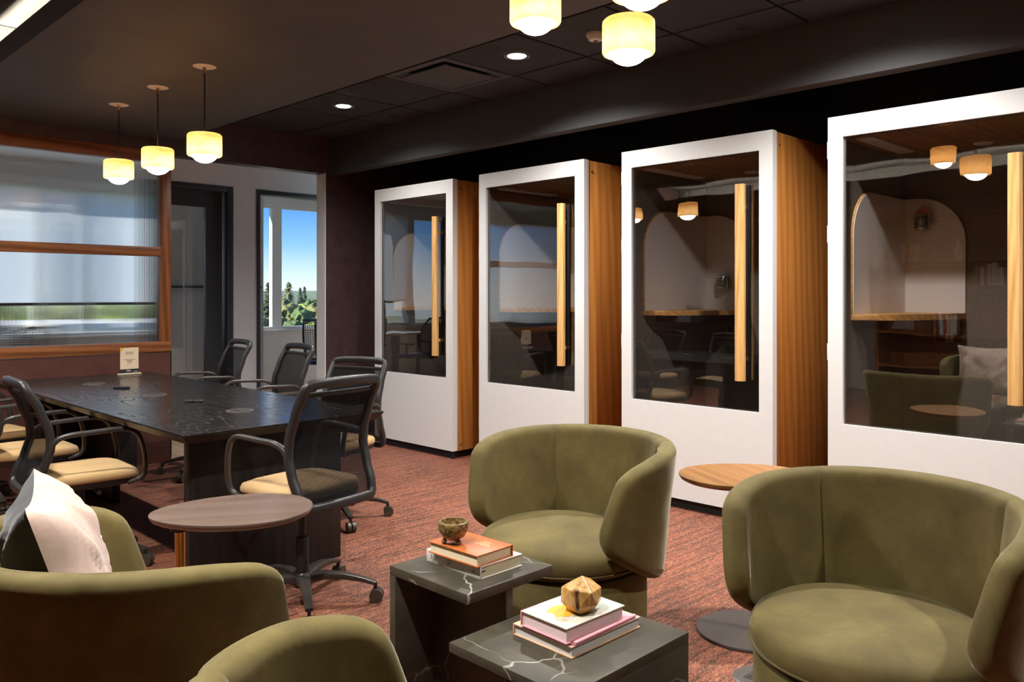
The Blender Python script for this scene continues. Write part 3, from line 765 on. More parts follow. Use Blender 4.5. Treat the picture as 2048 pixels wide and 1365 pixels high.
bm = new_bm(); lathe(bm, [(.046, -.014), (.046, -.020), (.038, -.036), (.026, -.040), (0, -.040)], 32); obj('cap', bm, 'white_metal', t)
bm = new_bm(); lathe(bm, [(0, -.0405), (.012, -.0405), (.012, -.043), (0, -.043)], 16); obj('sensor', bm, 'frame_grey', t)
for u, v, lab in ((3.966, 5.27, 'small black speaker disc in the tiles by the first booth'), (3.986, 2.21, 'small black speaker disc in the tiles by the third booth')):
    t = thing('ceiling_speaker', lab, 'speaker', (u, v, 2.75), group='black ceiling speakers')
    bm = new_bm(); lathe(bm, [(.040, .004), (.050, -.002), (.046, -.004), (.036, .002)], 28); obj('ring', bm, 'frame_black', t)
    bm = new_bm(); lathe(bm, [(0, -.001), (.036, -.001), (.036, .006), (0, .006)], 24); obj('grille', bm, 'black_paint', t)
t = thing('sprinkler_pipe', 'black sprinkler pipe with a round flange above the fourth booth', 'pipe', (4.72, 1.43, 2.93))
bm = new_bm(); sweep(bm, [(0, 0, 0), (0, 0, -.42)], circ(.022, 12), ref=(1, 0, 0)); obj('pipe', bm, 'black_paint', t)
bm = new_bm(); lathe(bm, [(0, -.36), (.07, -.36), (.07, -.35), (.03, -.335), (.03, -.32), (0, -.32)], 20); obj('flange', bm, 'frame_black', t)

# ================================================================ CONFERENCE TABLE
t = thing('conference_table', 'long black-stained oak conference table running to the partition', 'table', (1.935, 3.33, 0))
TW, TL = .505, 2.98
box(bm0 := new_bm(), -TW, TW, 0, TL, .731, .74, .0015); bm = bm0
TE = [(-TW, 0, .731), (TW, 0, .731), (TW, TL, .731), (-TW, TL, .731), (-TW + .03, .03, .696), (TW - .03, .03, .696), (TW - .03, TL - .03, .696), (-TW + .03, TL - .03, .696)]
obj('tabletop', bm, 'black_oak', t, smooth=False)
bm = new_bm(); b = [bm.verts.new(q) for q in TE]
for i in range(4): j = (i + 1) % 4; bm.faces.new((b[i], b[4 + i], b[4 + j], b[j]))
bm.faces.new(b[4:][::-1]); bm.faces.new(b[:4]); obj('bevelled_edge', bm, 'black_oak_z', t, smooth=False)
boxo('end_panel', (-.395, .38, .19, .25, 0, .70), 'black_oak_z', t, bev=.003)
boxo('end_panel', (-.35, .33, 2.72, 2.78, 0, .70), 'black_oak_z', t, bev=.003)
boxo('spine_panel', (-.06, -.01, 2.09, 2.72, 0, .70), 'black_oak_z', t, bev=.003)
boxo('spine_panel', (-.06, -.01, .25, .60, 0, .70), 'black_oak_z', t, bev=.003)
boxo('apron', (-.30, .28, .30, 2.6, .655, .70), 'black_paint', t)
for u, v, lab in ((1.895, 4.794, 'round flush power grommet in the middle of the black table'), (1.939, 3.847, 'round flush power grommet nearest the table end chair'), (1.851, 5.671, 'round flush power grommet closest to the partition')):
    g_ = thing('power_grommet', lab, 'power outlet', (u, v, .7395), group='table power grommets')
    bm = new_bm(); lathe(bm, [(0, .0035), (.056, .0035), (.0605, .0050), (.066, .0035), (.067, 0), (0, 0)], 40); obj('rim', bm, 'taupe_metal', g_)
    bm = new_bm(); lathe(bm, [(0, .0045), (.050, .0045), (.050, .002), (0, .002)], 36); obj('lid', bm, 'chair_arm', g_)
    for k in range(3):
        boxo('socket', (-.008 + .004 * k, .012 + .004 * k, -.030 + .024 * k, -.014 + .024 * k, .0043, .0058), 'black_mark', g_, bev=.0006)
for u, v, lab in ((1.881, 5.276, 'small black twin-disc charging pod between partition-side grommets'), (1.919, 4.33, 'small black twin-disc charging pod next to the table end grommet')):
    g_ = thing('charging_pod', lab, 'charger', (u, v, .740), R(-45), group='twin-disc chargers')
    for s_ in (-1, 1):
        bm = new_bm(); lathe(bm, [(0, 0), (.024, 0), (.026, .003), (.026, .009), (.022, .012), (0, .012)], 28, .024 * s_); obj('disc', bm, 'rubber', g_)
    boxo('bridge', (-.018, .018, -.010, .010, .001, .009), 'rubber', g_, bev=.002)
# card stand
t = thing('card_stand', 'small upright notice card with a yellow corner on the black table', 'sign', (2.255, 6.17, .74), R(4))
boxo('base', (-.082, .082, -.018, .018, 0, .011), 'acrylic', t, bev=.003)
cd = boxo('card', (-.066, .066, -.0025, .0025, .040, .195), 'card', t)
boxo('lower_band', (-.066, .066, -.0027, .0027, .011, .040), 'frame_black', t)
bm = new_bm(); a = [bm.verts.new(p) for p in ((-.066, -.0030, .195), (-.036, -.0030, .195), (-.066, -.0030, .160))]; b = [bm.verts.new(v.co + Vector((0, .0006, 0))) for v in a]
bm.faces.new(a); bm.faces.new(b[::-1])
for i in range(3): j = (i + 1) % 3; bm.faces.new((a[i], b[i], b[j], a[j]))
obj('yellow_corner', bm, 'yellow_tab', t, smooth=False)
for z, hw, th in ((.163, .027, .0022), (.155, .030, .0014), (.147, .026, .0014), (.108, .044, .0024), (.099, .019, .003), (.089, .018, .0018), (.081, .013, .0014)):
    boxo('print_line', (-hw, hw, -.0031, -.0024, z - th / 2, z + th / 2), 'black_mark', t)
for x0, x1, z in ((-.022, .006, .031), (-.022, .012, .025), (.030, .060, .021)):
    boxo('print_line', (x0, x1, -.0032, -.0026, z - .0012, z + .0012), 'white_mark', t)

# ================================================================ OFFICE CHAIRS
def lerp_curve(tab, z):
    if z <= tab[0][0]: return tab[0][1]
    for (a, x), (b, y) in zip(tab, tab[1:]):
        if z <= b:
            k = (z - a) / (b - a); k = k * k * (3 - 2 * k) * .5 + k * .5; return x + (y - x) * k
    return tab[-1][1]
BX = [(.40, -.272), (.47, -.252), (.55, -.212), (.63, -.186), (.70, -.192), (.80, -.232), (.92, -.300)]
def backx(z): return lerp_curve(BX, z)
def halfw(z): return .230 - .010 * max(0, (z - .62) / .30) - .012 * max(0, (.56 - z) / .15)
BASEPARTS = ('star_base', 'caster', 'column_sleeve', 'base_leg')
def make_office_chair():
    t = thing('office_chair', '', 'office chair', group='mesh office chairs at the black table')
    hub = new_bm(); lathe(hub, [(0, .062), (.036, .070), (.048, .085), (.048, .118), (.036, .134), (0, .134)], 24); obj('star_base', hub, 'chair_base', t)
    for k in range(5):
        a = R(72 * k); c, s_ = math.cos(a), math.sin(a)
        bm = new_bm(); path = [(.03, .108), (.10, .118), (.18, .114), (.26, .098), (.314, .080)]
        sweep(bm, [(c * r, s_ * r, z) for r, z in path], rrect(.030, .052, .008, 2), ref=(0, 0, 1), scales=[(1.15, 1.25), (1.05, 1.0), (.85, .82), (.65, .66), (.55, .56)])
        obj('base_leg', bm, 'chair_base', t)
        bm = new_bm(); tx, ty = -s_, c
        for sd in (-1, 1):
            g = bmesh.ops.create_cone(bm, cap_ends=True, segments=20, radius1=.029, radius2=.029, depth=.019)['verts']
            rot = Vector((0, 0, 1)).rotation_difference(Vector((tx, ty, 0))).to_matrix()
            bmesh.ops.rotate(bm, verts=g, cent=(0, 0, 0), matrix=rot)
            bmesh.ops.translate(bm, verts=g, vec=(c * .318 + tx * .0135 * sd, s_ * .318 + ty * .0135 * sd, .0292))
        cs_ = obj('caster', bm, 'caster', t)
        bm = new_bm(); sweep(bm, [(c * .316, s_ * .316, .030), (c * .312, s_ * .312, .084)], rrect(.016, .014, .004, 2), ref=(c, s_, 0)); obj('stem', bm, 'rubber', cs_)
    bm = new_bm(); lathe(bm, [(0, .11), (.027, .11), (.027, .275), (.024, .282), (.015, .268), (.015, .40), (0, .40)], 24); obj('column_sleeve', bm, 'rubber', t)
    bm = new_bm(); box(bm, -.12, .10, -.075, .075, .385, .425, .012); mech = obj('mechanism', bm, 'rubber', t)
    bm = new_bm(); sweep(bm, [(.02, -.07, .40), (.03, -.20, .392)], circ(.006, 8)); sweep(bm, [(.03, -.19, .392), (.03, -.225, .390)], circ(.011, 10)); obj('lever', bm, 'rubber', mech)
    # seat pan and cushion
    def se(x0, x1, hw, n=44, p=4.0):
        cx, hx = (x0 + x1) / 2, (x1 - x0) / 2; out = []
        for i in range(n):
            a = 2 * PI * i / n; c, s_ = math.cos(a), math.sin(a)
            out.append((cx + hx * math.copysign(abs(c) ** (2 / p), c), hw * math.copysign(abs(s_) ** (2 / p), s_)))
        return out
    def stack(bm, layers):
        rings = []
        for (x0, x1, hw, z, sag) in layers:
            rings.append([bm.verts.new((x, y, z + sag * (max(0, (x - .12)) / .14) ** 2)) for x, y in se(x0, x1, hw)])
        for a, b in zip(rings, rings[1:]):
            for i in range(len(a)): j = (i + 1) % len(a); bm.faces.new((a[i], a[j], b[j], b[i]))
        bm.faces.new(rings[0][::-1]); bm.faces.new(rings[-1])
    bm = new_bm(); stack(bm, [(-.19, .20, .19, .405, -.01), (-.215, .235, .232, .420, -.018), (-.22, .245, .240, .440, -.022)]); obj('seat_pan', bm, 'rubber', t)
    bm = new_bm(); stack(bm, [(-.215, .238, .232, .438, -.022), (-.222, .252, .243, .452, -.022), (-.222, .252, .243, .468, -.020), (-.212, .242, .234, .482, -.017), (-.18, .20, .20, .489, -.012), (-.10, .12, .12, .4905, 0), (-.03, .04, .03, .4905, 0)]); obj('seat', bm, 'tan', t, ang=60)
    # back frame loop
    z0, z1 = .418, .918; r = .034; loop = []
    def P(y, z): return (backx(z), y, z)
    n = 16
    for i in range(n + 1):
        z = z0 + r + (z1 - z0 - 2 * r) * i / n; loop.append(P(halfw(z), z))
    for k in range(1, 6):
        a = R(90 * k / 6); z = z1 - r + r * math.sin(a); loop.append(P(halfw(z1 - r) - r + r * math.cos(a), z))
    for i in range(1, 10):
        y = (halfw(z1 - r) - r) * (1 - 2 * i / 10); loop.append((backx(z1) - .014 * (1 - (y / .2) ** 2), y, z1 + .006 * (1 - (y / .2) ** 2)))
    for k in range(1, 6):
        a = R(90 + 90 * k / 6); z = z1 - r + r * math.sin(a); loop.append(P(-halfw(z1 - r) + r + r * math.cos(a), z))
    for i in range(n + 1):
        z = z1 - r - (z1 - z0 - 2 * r) * i / n; loop.append(P(-halfw(z), z))
    for k in range(1, 6):
        a = R(180 + 90 * k / 6); z = z0 + r + r * math.sin(a); loop.append(P(-halfw(z0 + r) + r + r * math.cos(a), z))
    for i in range(1, 10):
        y = (halfw(z0 + r) - r) * (-1 + 2 * i / 10); loop.append((backx(z0) - .01 * (1 - (y / .2) ** 2), y, z0))
    for k in range(1, 6):
        a = R(270 + 90 * k / 6); z = z0 + r + r * math.sin(a); loop.append(P(halfw(z0 + r) - r + r * math.cos(a), z))
    bm = new_bm(); sweep(bm, loop, rrect(.038, .040, .012, 2), ref=(1, 0, .0), closed=True); bf = obj('back_frame', bm, 'chair_frame', t, ang=50)
    bm = new_bm(); zt = .872
    sweep(bm, [(backx(zt) - .010 * (1 - (y / .2) ** 2), y, zt + .004) for y in [halfw(zt) * (-1 + 2 * i / 12) for i in range(13)]], rrect(.014, .020, .006, 2), ref=(1, 0, 0)); obj('top_bar', bm, 'chair_frame', bf)
    bm = new_bm(); rows = []
    for i in range(25):
        z = z0 + .012 + (.872 - z0 - .012) * i / 24; hw = halfw(z) - (.03 if z < z0 + .02 else .004)
        rows.append([bm.verts.new((backx(z) - .012 * (1 - (y / .24) ** 2) + .002, y, z)) for y in [hw * (-1 + 2 * k / 14) for k in range(15)]])
    for a, b in zip(rows, rows[1:]):
        for i in range(14): bm.faces.new((a[i], a[i + 1], b[i + 1], b[i]))
    obj('mesh_back', bm, 'mesh', t, ang=80)
    bm = new_bm(); sweep(bm, [(-.10, 0, .41), (-.20, 0, .405), (-.278, 0, .408)], rrect(.022, .12, .008, 2), ref=(0, 0, 1)); obj('back_spine', bm, 'rubber', t)
    for s_ in (-1, 1):
        zz = .655
        path = catmull([(backx(.60) + .004, s_ * .233, .600), (backx(.66) + .012, s_ * .242, .650), (-.12, s_ * .256, .678), (-.02, s_ * .268, .684), (.09, s_ * .272, .688), (.150, s_ * .272, .684), (.195, s_ * .271, .658), (.220, s_ * .268, .610), (.234, s_ * .262, .55), (.240, s_ * .254, .49), (.225, s_ * .240, .440), (.17, s_ * .21, .418)], 5)
        m_ = len(path); sc = []
        for i in range(m_):
            f = i / (m_ - 1); sc.append((1.0, 1.15 if f < .12 else (1.0 if f < .55 else .95)))
        bm = new_bm(); sweep(bm, path, rrect(.030, .022, .008, 2), ref=(0, s_, 0), scales=sc); obj('armrest', bm, 'chair_arm', t, ang=50)
    return t
oc = make_office_chair()
# u, v, facing deg, base turn, seat lift
chairs = [
    (1.853, 3.112, 98, 2, .045, 'black mesh office chair with tan seat pulled up to the end of the table'),
    (1.345, 4.298, -3, 30, -.005, 'mesh office chair on the partition side of the table, closest to the pale oval table'),
    (1.32, 5.12, 0, 12, -.005, 'mesh office chair, middle one of the three facing the booths'),
    (1.30, 5.90, 8, 50, -.005, 'mesh office chair facing the booths, closest to the partition'),
    (2.675, 4.14, 200, -18, -.006, 'mesh office chair turned in beside the end chair on the booth side'),
    (2.685, 4.99, 176, 5, .045, 'mesh office chair, middle one of the three with backs to the booths'),
    (2.695, 5.87, 174, 40, .04, 'mesh office chair with its back to the booths, closest to the glass door')]
for i, (u, v, a, br, dz, lab) in enumerate(chairs):
    o = oc if i == 0 else copy_tree(oc)
    o.location = (u, v, 0); o.rotation_euler = (0, 0, R(a)); o['label'] = lab
    for ch in o.children:
        if ch.name.split('.')[0] in BASEPARTS:
            ch.rotation_euler = (0, 0, R(br))
        else: ch.location.z = dz; ch.scale = (.95 if 0 < i < 4 else .87, .87, 1)

# ================================================================ ARMCHAIRS
OUT = [(0, .785), (40, .782), (75, .770), (95, .748), (104, .726), (110, .692), (115, .610), (118, .552), (118.8, .520), (117.8, .482), (113, .444), (99, .392), (72, .320), (45, .285), (0, .272)]
def dense(poly, per=8):
    out = []
    for (a, b) in zip(poly, poly[1:]):
        for k in range(per): out.append((a[0] + (b[0] - a[0]) * k / per, a[1] + (b[1] - a[1]) * k / per))
    out.append(poly[-1]); return out
SM = [(p.x * 57.29578 / .36 * 1.0, p.y) for p in catmull([Vector((R(a) * .36, z, 0)) for a, z in OUT], 7)]
iend = max(range(len(SM)), key=lambda i: SM[i][0]); TEND = SM[iend][0]
TOPC, BOTC = SM[:iend + 1], SM[iend:][::-1]
def interp(curve, a):
    for (p, q) in zip(curve, curve[1:]):
        if p[0] <= a <= q[0]: return p[1] + (q[1] - p[1]) * ((a - p[0]) / max(1e-9, q[0] - p[0]))
    return curve[-1][1] if a > curve[0][0] else curve[0][1]
def shell_r(z): return .322 + .055 * (z - .27) / .5
TH = .068
def segd(x, z, p, q):
    dx, dz = q[0] - p[0], q[1] - p[1]; L = dx * dx + dz * dz
    t = 0 if L < 1e-12 else max(0, min(1, ((x - p[0]) * dx + (z - p[1]) * dz) / L))
    return math.hypot(x - p[0] - t * dx, z - p[1] - t * dz)
def shell_panel(a0, a1, seam0, seam1):
    """upholstered panel between angles a0..a1 (degrees from the rear)"""
    bm = new_bm(); n, m = 34, 26; cols = []
    for i in range(n + 1):
        k = i / n
        if not seam1: k = 1 - (1 - k) ** 2.2
        elif not seam0: k = k ** 2.2
        cols.append(a0 + (a1 - a0) * k)
    outline = [(R(a) * .36, z) for a, z in SM]; outline = [(-x, z) for x, z in outline[::-1]] + outline
    segs = [(p_, q_) for p_, q_ in zip(outline, outline[1:]) if abs(p_[0] - q_[0]) < .2]
    fin, fout = [], []
    for a in cols:
        aa = min(abs(a), TEND - .01); zt, zb = interp(TOPC, aa), interp(BOTC, aa)
        ci, co = [], []
        for j in range(m + 1):
            s_ = (1 - math.cos(PI * j / m)) / 2; z = zb + (zt - zb) * s_
            if j in (0, m): d = 0.0
            else: d = min(segd(R(a) * .36, z, p_, q_) for p_, q_ in segs)
            k = min(d / .026, 1.0); h = TH / 2 * math.sqrt(max(0, 1 - (1 - k) ** 2))
            ds = min(abs(a - a0) if seam0 else 99, abs(a1 - a) if seam1 else 99) * R(1) * .36
            k2 = min(ds / .006, 1.0); h *= .78 + .22 * math.sqrt(max(0, 1 - (1 - k2) ** 2))
            th_ = R(a); rr_ = shell_r(z); e = Vector((-math.cos(th_), -math.sin(th_), -.10 * 0)); mid = Vector((-math.cos(th_) * rr_, -math.sin(th_) * rr_, z))
            hi = h * (1 + .10 * math.sin(PI * s_)) ; wob = .0025 * noise.noise(Vector((a * .06, z * 9, 1.7)))
            ci.append(bm.verts.new(mid - e * (hi + wob))); co.append(bm.verts.new(mid + e * (h + wob)))
        fin.append(ci); fout.append(co)
    for F in (fin, fout):
        for A, B in zip(F, F[1:]):
            for j in range(m): bm.faces.new((A[j], A[j + 1], B[j + 1], B[j]))
    for A, B in ((fin[0], fout[0]), (fin[-1], fout[-1])):
        for j in range(m): bm.faces.new((A[j], A[j + 1], B[j + 1], B[j]))
    for j in (0, m):
        for i in range(n): bm.faces.new((fin[i][j], fin[i + 1][j], fout[i + 1][j], fout[i][j]))
    return bm
def make_armchair():
    t = thing('armchair', '', 'armchair', group='olive velvet barrel armchairs')
    SE = 47
    obj('back_panel', shell_panel(-SE, SE, True, True), 'velvet', t, ang=50, doubles=.0006)
    obj('side_panel', shell_panel(SE, TEND, True, False), 'velvet', t, ang=50, doubles=.0006)
    obj('side_panel', shell_panel(-TEND, -SE, False, True), 'velvet', t, ang=50, doubles=.0006)
    bm = new_bm(); lathe(bm, [(0, .012), (.285, .012), (.296, .02), (.302, .06), (.304, .20), (.303, .325), (.296, .345), (.26, .355), (0, .355)], 72); obj('drum_base', bm, 'velvet', t, ang=50)
    bm = new_bm(); lathe(bm, [(0, 0), (.27, 0), (.27, .013), (0, .013)], 48); obj('swivel_plate', bm, 'rubber', t)
    bm = new_bm(); prof = [(0, .352), (.20, .350), (.285, .352), (.307, .364), (.314, .385), (.315, .402), (.311, .420), (.300, .436), (.278, .449), (.245, .458), (.18, .465), (.09, .469), (0, .470)]
    lathe(bm, prof, 96)
    for v in bm.verts:
        r_ = math.hypot(v.co.x, v.co.y)
        if r_ > .22 and v.co.z > .37:
            a = math.atan2(v.co.y, v.co.x); k = min(1, (r_ - .22) / .09) * max(0, 1 - abs(v.co.z - .42) / .05)
            v.co.x *= 1 + .006 * k * noise.noise(Vector((a * 14, 0, 3))); v.co.y *= 1 + .006 * k * noise.noise(Vector((a * 14, 0, 3)))
        v.co.z += .004 * noise.noise(Vector((v.co.x * 5, v.co.y * 5, 2))) * (v.co.z > .43)
    c = obj('seat_cushion', bm, 'velvet', t, ang=70)
    bm = new_bm(); sweep(bm, [(.3135 * math.cos(2 * PI * i / 72), .3135 * math.sin(2 * PI * i / 72), .374) for i in range(72)], circ(.0028, 6), closed=True); obj('cushion_seam', bm, 'velvet', c)
    return t
a0 = make_armchair()
for i, (u, v, a, lab) in enumerate(((2.285, 2.0, 180, 'olive velvet barrel armchair with its back to the third booth, behind the taller marble table'),
                                  (2.235, .865, 178, 'olive velvet barrel armchair with its back to the fourth booth, beside the lower marble table'),
                                  (.765, 2.0, 6, 'olive velvet barrel armchair holding the blush and charcoal cushion'),
                                  (.80, .875, 3, 'olive velvet barrel armchair facing the lower marble table, without a cushion, back to the wall'))):
    o = a0 if i == 0 else copy_tree(a0)
    o.location = (u, v, 0); o.rotation_euler = (0, 0, R(a)); o['label'] = lab
# cushion
def make_pillow():
    t = thing('cushion', 'square cushion, blush linen front and charcoal back, standing in an armchair', 'cushion')
    n = 30; S = .222
    def grid(sgn, mat, name):
        bm = new_bm(); rows = []
        for i in range(n + 1):
            row = []
            for j in range(n + 1):
                a = -1 + 2 * i / n; b = -1 + 2 * j / n
                ya = a * S * (1 - .10 * (1 - b * b)) ; zb = b * S * (1 - .10 * (1 - a * a))
                e = max(0, (1 - a ** 4) * (1 - b ** 4)); h = .092 * e ** .6
                wr = noise.noise(Vector((a * 2.2, b * 2.2, sgn * 4))) * .018 + .010 * noise.noise(Vector((a * 7 + b * 5, b * 1.4, sgn))) + (.004 * math.sin((a * 1.0 + b * .5) * 26) * (1 if sgn > 0 else 0) * max(0, 1 - abs(b)) )
                row.append(bm.verts.new((sgn * (h + wr * min(1, e * 2)), ya, zb)))
            rows.append(row)
        for A, B in zip(rows, rows[1:]):
            for j in range(n): bm.faces.new((A[j], A[j + 1], B[j + 1], B[j]))
        return obj(name, bm, mat, t, ang=80)
    grid(1, 'linen_pink', 'front_cover'); grid(-1, 'linen_dark', 'back_cover')
    return t
p = make_pillow(); p.rotation_mode = 'XYZ'
p.location = (.605, 2.065, .672); p.rotation_euler = (0, R(-17), R(-17))

# ================================================================ LOW TABLES AND WHAT STANDS ON THEM
t = thing('marble_table', 'taller square black marble side table carrying an orange and a white book', 'side table', (1.67, 1.835, 0), group='black marble side tables')
boxo('top_slab', (-.175, .175, -.175, .175, .472, .500), 'marble', t, bev=.002)
boxo('leg_slab', (-.175, .175, .147, .175, 0, .472), 'marble', t, bev=.002)
boxo('leg_slab', (-.020, .008, -.170, .147, 0, .472), 'marble', t, bev=.002)
t = thing('marble_table', 'lower, longer black marble side table with white veins, beneath the faceted wood block', 'side table', (1.668, 1.437, 0), group='black marble side tables')
boxo('top_slab', (-.252, .252, -.207, .207, .374, .400), 'marble', t, bev=.002)
boxo('leg_slab', (-.252, .252, -.207, -.180, 0, .374), 'marble', t, bev=.002)
boxo('leg_slab', (-.02, .008, -.180, .17, 0, .374), 'marble', t, bev=.002)
def book(label, loc, w_, l_, h_, cover, pages, spine='+u', rz=0, top=None, bt=.003):
    """w_ along x, l_ along y; spine on the named side"""
    t = thing('book', label, 'book', loc, rz)
    hw, hl = w_ / 2, l_ / 2
    boxo('back_board', (-hw, hw, -hl, hl, 0, bt), cover, t, bev=.0008)
    fb = boxo('front_board', (-hw, hw, -hl, hl, h_ - bt, h_), top or cover, t, bev=.0008)
    sp = {'+u': (hw - bt, hw + .001, -hl, hl), '-u': (-hw - .001, -hw + bt, -hl, hl), '+v': (-hw, hw, hl - bt, hl + .001)}[spine]
    boxo('spine', sp + (0, h_), cover, t, bev=.001)
    e = .005
    pg = [-hw + e, hw - e, -hl + e, hl - e]
    if spine == '+u': pg[1] = hw - bt
    if spine == '-u': pg[0] = -hw + bt
    if spine == '+v': pg[3] = hl - bt
    boxo('page_block', tuple(pg) + (bt * .9, h_ - bt * .9), pages, t)
    return t
def slab_poly(name, poly, z, th, mat, parent):
    bm = new_bm(); prism(bm, poly, z, z + th); return obj(name, bm, mat, parent, smooth=False)
bk = book('thick white clothbound book lying under the orange book', (1.688, 1.842, .5), .172, .244, .037, 'book_white', 'pages_cream', '-u', 0)
boxo('ribbon', (-.080, -.066, -.1215, -.119, .020, .0225), 'black_mark', bk)
for y, z0, z1 in ((.098, .012, .026), (.082, .010, .029), (.076, .010, .026), (.020, .010, .027), (.010, .013, .026)):
    boxo('spine_print', (-.0874, -.0866, y - .0014, y + .0014, z0, z1), 'taupe_metal', bk)
bm = new_bm(); g = [(.0062 * math.cos(2 * PI * i / 20), .0062 * math.sin(2 * PI * i / 20)) for i in range(20)]
sweep(bm, [(-.0873, -.092 + a, .0185 + b) for a, b in g], circ(.0005, 5), ref=(1, 0, 0), closed=True); box(bm, -.0875, -.0870, -.0945, -.0900, .0165, .0205); obj('publisher_mark', bm, 'black_mark', bk)
bk = book('orange leather book under the stone bowl', (1.660, 1.828, .5372), .150, .212, .034, 'book_orange', 'pages_cream', '+u', R(1.5))
for k, (x, y, lw) in enumerate(((.038, -.034, .030), (.024, -.036, .044), (.012, -.038, .060))):
    n_ = 5 + k
    for q in range(n_):
        yy = y - lw / 2 + lw * q / n_
        boxo('gilt_print', (x - .0028 - .0012 * (q % 2), x + .0028, yy, yy + lw / n_ * .6, .0338, .0344), 'gold_mark', bk)
t = thing('stone_bowl', 'small speckled stone bowl with ball feet on the orange book', 'bowl', (1.622, 1.862, .5715))
prof = [(0, .012), (.020, .013), (.034, .022), (.044, .040), (.047, .058), (.0465, .066), (.0445, .0675), (.0375, .0665), (.037, .062), (.034, .045), (.026, .032), (.012, .026), (0, .025)]
bm = new_bm(); lathe(bm, prof, 48); obj('bowl', bm, 'stone', t, ang=50)
for k in range(3):
    a = R(45 + 100 + 120 * k); bm = new_bm(); g = bmesh.ops.create_uvsphere(bm, u_segments=16, v_segments=10, radius=.0085)['verts']
    bmesh.ops.translate(bm, verts=g, vec=(.028 * math.cos(a), .028 * math.sin(a), .0083)); obj('ball_foot', bm, 'stone', t)
bk = book('large pink-covered book lying under the pink folder on the lower marble table', (1.712, 1.450, .400), .285, .212, .030, 'book_peach', 'pages', '+v', R(-1), top='book_pink')
for y, lw in ((-.03, .10), (-.018, .11)):
    for q in range(12):
        yy = y - lw / 2 + lw * q / 12
        boxo('cover_print', (-.128 + (.008 if lw > .1 else 0), -.1245 + (.008 if lw > .1 else 0), yy, yy + lw / 12 * .62, .0299, .0304), 'white_mark', bk)
boxo('red_print', (-.09, .02, -.1055, -.070, .0299, .0305), 'book_red', bk)
boxo('peach_print', (-.142, .142, .070, .105, .0299, .0304), 'book_peach', bk)
fo = tag(boxo('paper_folder', (-.125, .130, -.020, .016, 0, .004), 'folder_pink', loc=(1.705, 1.368, .4304), bev=.0015), 'folded pink paper sleeve sticking out between two books', 'folder')
bm = new_bm(); sweep(bm, [(-.125, -.019, .005), (.13, -.019, .005)], circ(.0055, 10), ref=(0, 0, 1)); obj('fold', bm, 'folder_pink', fo)
boxo('orange_end', (-.1275, -.1245, -.016, .012, .001, .0038), 'book_peach', fo)
bk = book('cream book with a yellow leaf print, under the faceted wood block', (1.680, 1.438, .4347), .232, .168, .040, 'folder_pink', 'pages_pink', '+v', R(-2), top='book_cream')
slab_poly('mint_print', [(-.116, .045), (-.06, .035), (-.02, -.01), (.03, -.02), (.06, -.0838), (.116, -.0838), (.116, .0838), (-.05, .0838)], .0397, .0006, 'book_mint', bk)
slab_poly('yellow_print', [(-.072, .030), (-.045, .042), (-.012, .040), (.006, .018), (.004, -.012), (-.022, -.030), (-.052, -.034), (-.080, -.010), (-.066, .006)], .0399, .0008, 'book_yellow', bk)
slab_poly('dark_print', [(-.045, -.038), (-.020, -.034), (.010, -.018), (.030, -.030), (.052, -.050), (.020, -.062), (-.020, -.058)], .0399, .0008, 'book_grey', bk)
slab_poly('peach_stroke', [(-.090, -.018), (-.070, -.030), (-.074, -.048), (-.092, -.040)], .0399, .0008, 'book_peach', bk)
bm = new_bm(); pts = [(0.004, 0, .098)]
for k in range(6): a = R(60 * k + 12); pts.append((.047 * math.cos(a) * (1 + .05 * (k % 2)), .045 * math.sin(a), .066 + .008 * (k % 3 == 0)))
for k in range(6): a = R(60 * k + 30); pts.append((.050 * math.cos(a), .048 * math.sin(a), .030 - .006 * (k % 2)))
for k in range(5): a = R(72 * k); pts.append((.029 * math.cos(a), .027 * math.sin(a), 0))
for q in pts: bm.verts.new(q)
r_ = bmesh.ops.convex_hull(bm, input=bm.verts)
bmesh.ops.delete(bm, geom=[e for e in r_['geom_interior'] if isinstance(e, bmesh.types.BMVert)], context='VERTS')
bmesh.ops.dissolve_limit(bm, angle_limit=R(6), verts=bm.verts, edges=bm.edges)
bmesh.ops.bevel(bm, geom=list(bm.edges), offset=.0012, segments=1, affect='EDGES')
bmesh.ops.scale(bm, verts=bm.verts, vec=(1.16, 1.16, .93))
tag(obj('wood_block', bm, 'petrified', loc=(1.683, 1.413, .4753), smooth=False), 'faceted polished wood block resting on the cream book', 'ornament')
# oval C tables
def egg(lx, ly, n=56, k=.16):
    return [(lx * math.cos(2 * PI * i / n), ly * math.sin(2 * PI * i / n) * (1 + k * math.cos(2 * PI * i / n))) for i in range(n)]
def oval_table(label, loc, rz, topmat, polemat, basepos, poleat):
    t = thing('oval_table', label, 'side table', loc, rz, group='oval pedestal side tables')
    e = egg(.262, .205)
    bm = new_bm(); rings = []
    for s_, z in ((.93, .578), (.975, .584), (1.0, .596), (.998, .600)): rings.append([bm.verts.new((x * s_, y * s_, z)) for x, y in e])
    for A, B in zip(rings, rings[1:]):
        for i in range(len(A)): j = (i + 1) % len(A); bm.faces.new((A[i], A[j], B[j], B[i]))
    bm.faces.new(rings[0][::-1]); bm.faces.new(rings[-1]); obj('tabletop', bm, topmat, t, ang=40)
    bm = new_bm(); lathe(bm, [(0, .566), (.032, .566), (.032, .579), (0, .579)], 20, poleat[0], poleat[1]); obj('mount', bm, 'frame_black', t)
    bm = new_bm(); sweep(bm, [(poleat[0], poleat[1], .008), (poleat[0], poleat[1], .56)], circ(.016, 20), ref=(1, 0, 0)); obj('pole', bm, polemat, t)
    bm = new_bm(); lathe(bm, [(0, 0), (.196, 0), (.198, .004), (.196, .011), (0, .012)], 56, basepos[0], basepos[1]); obj('base', bm, 'taupe_metal', t)
    return t
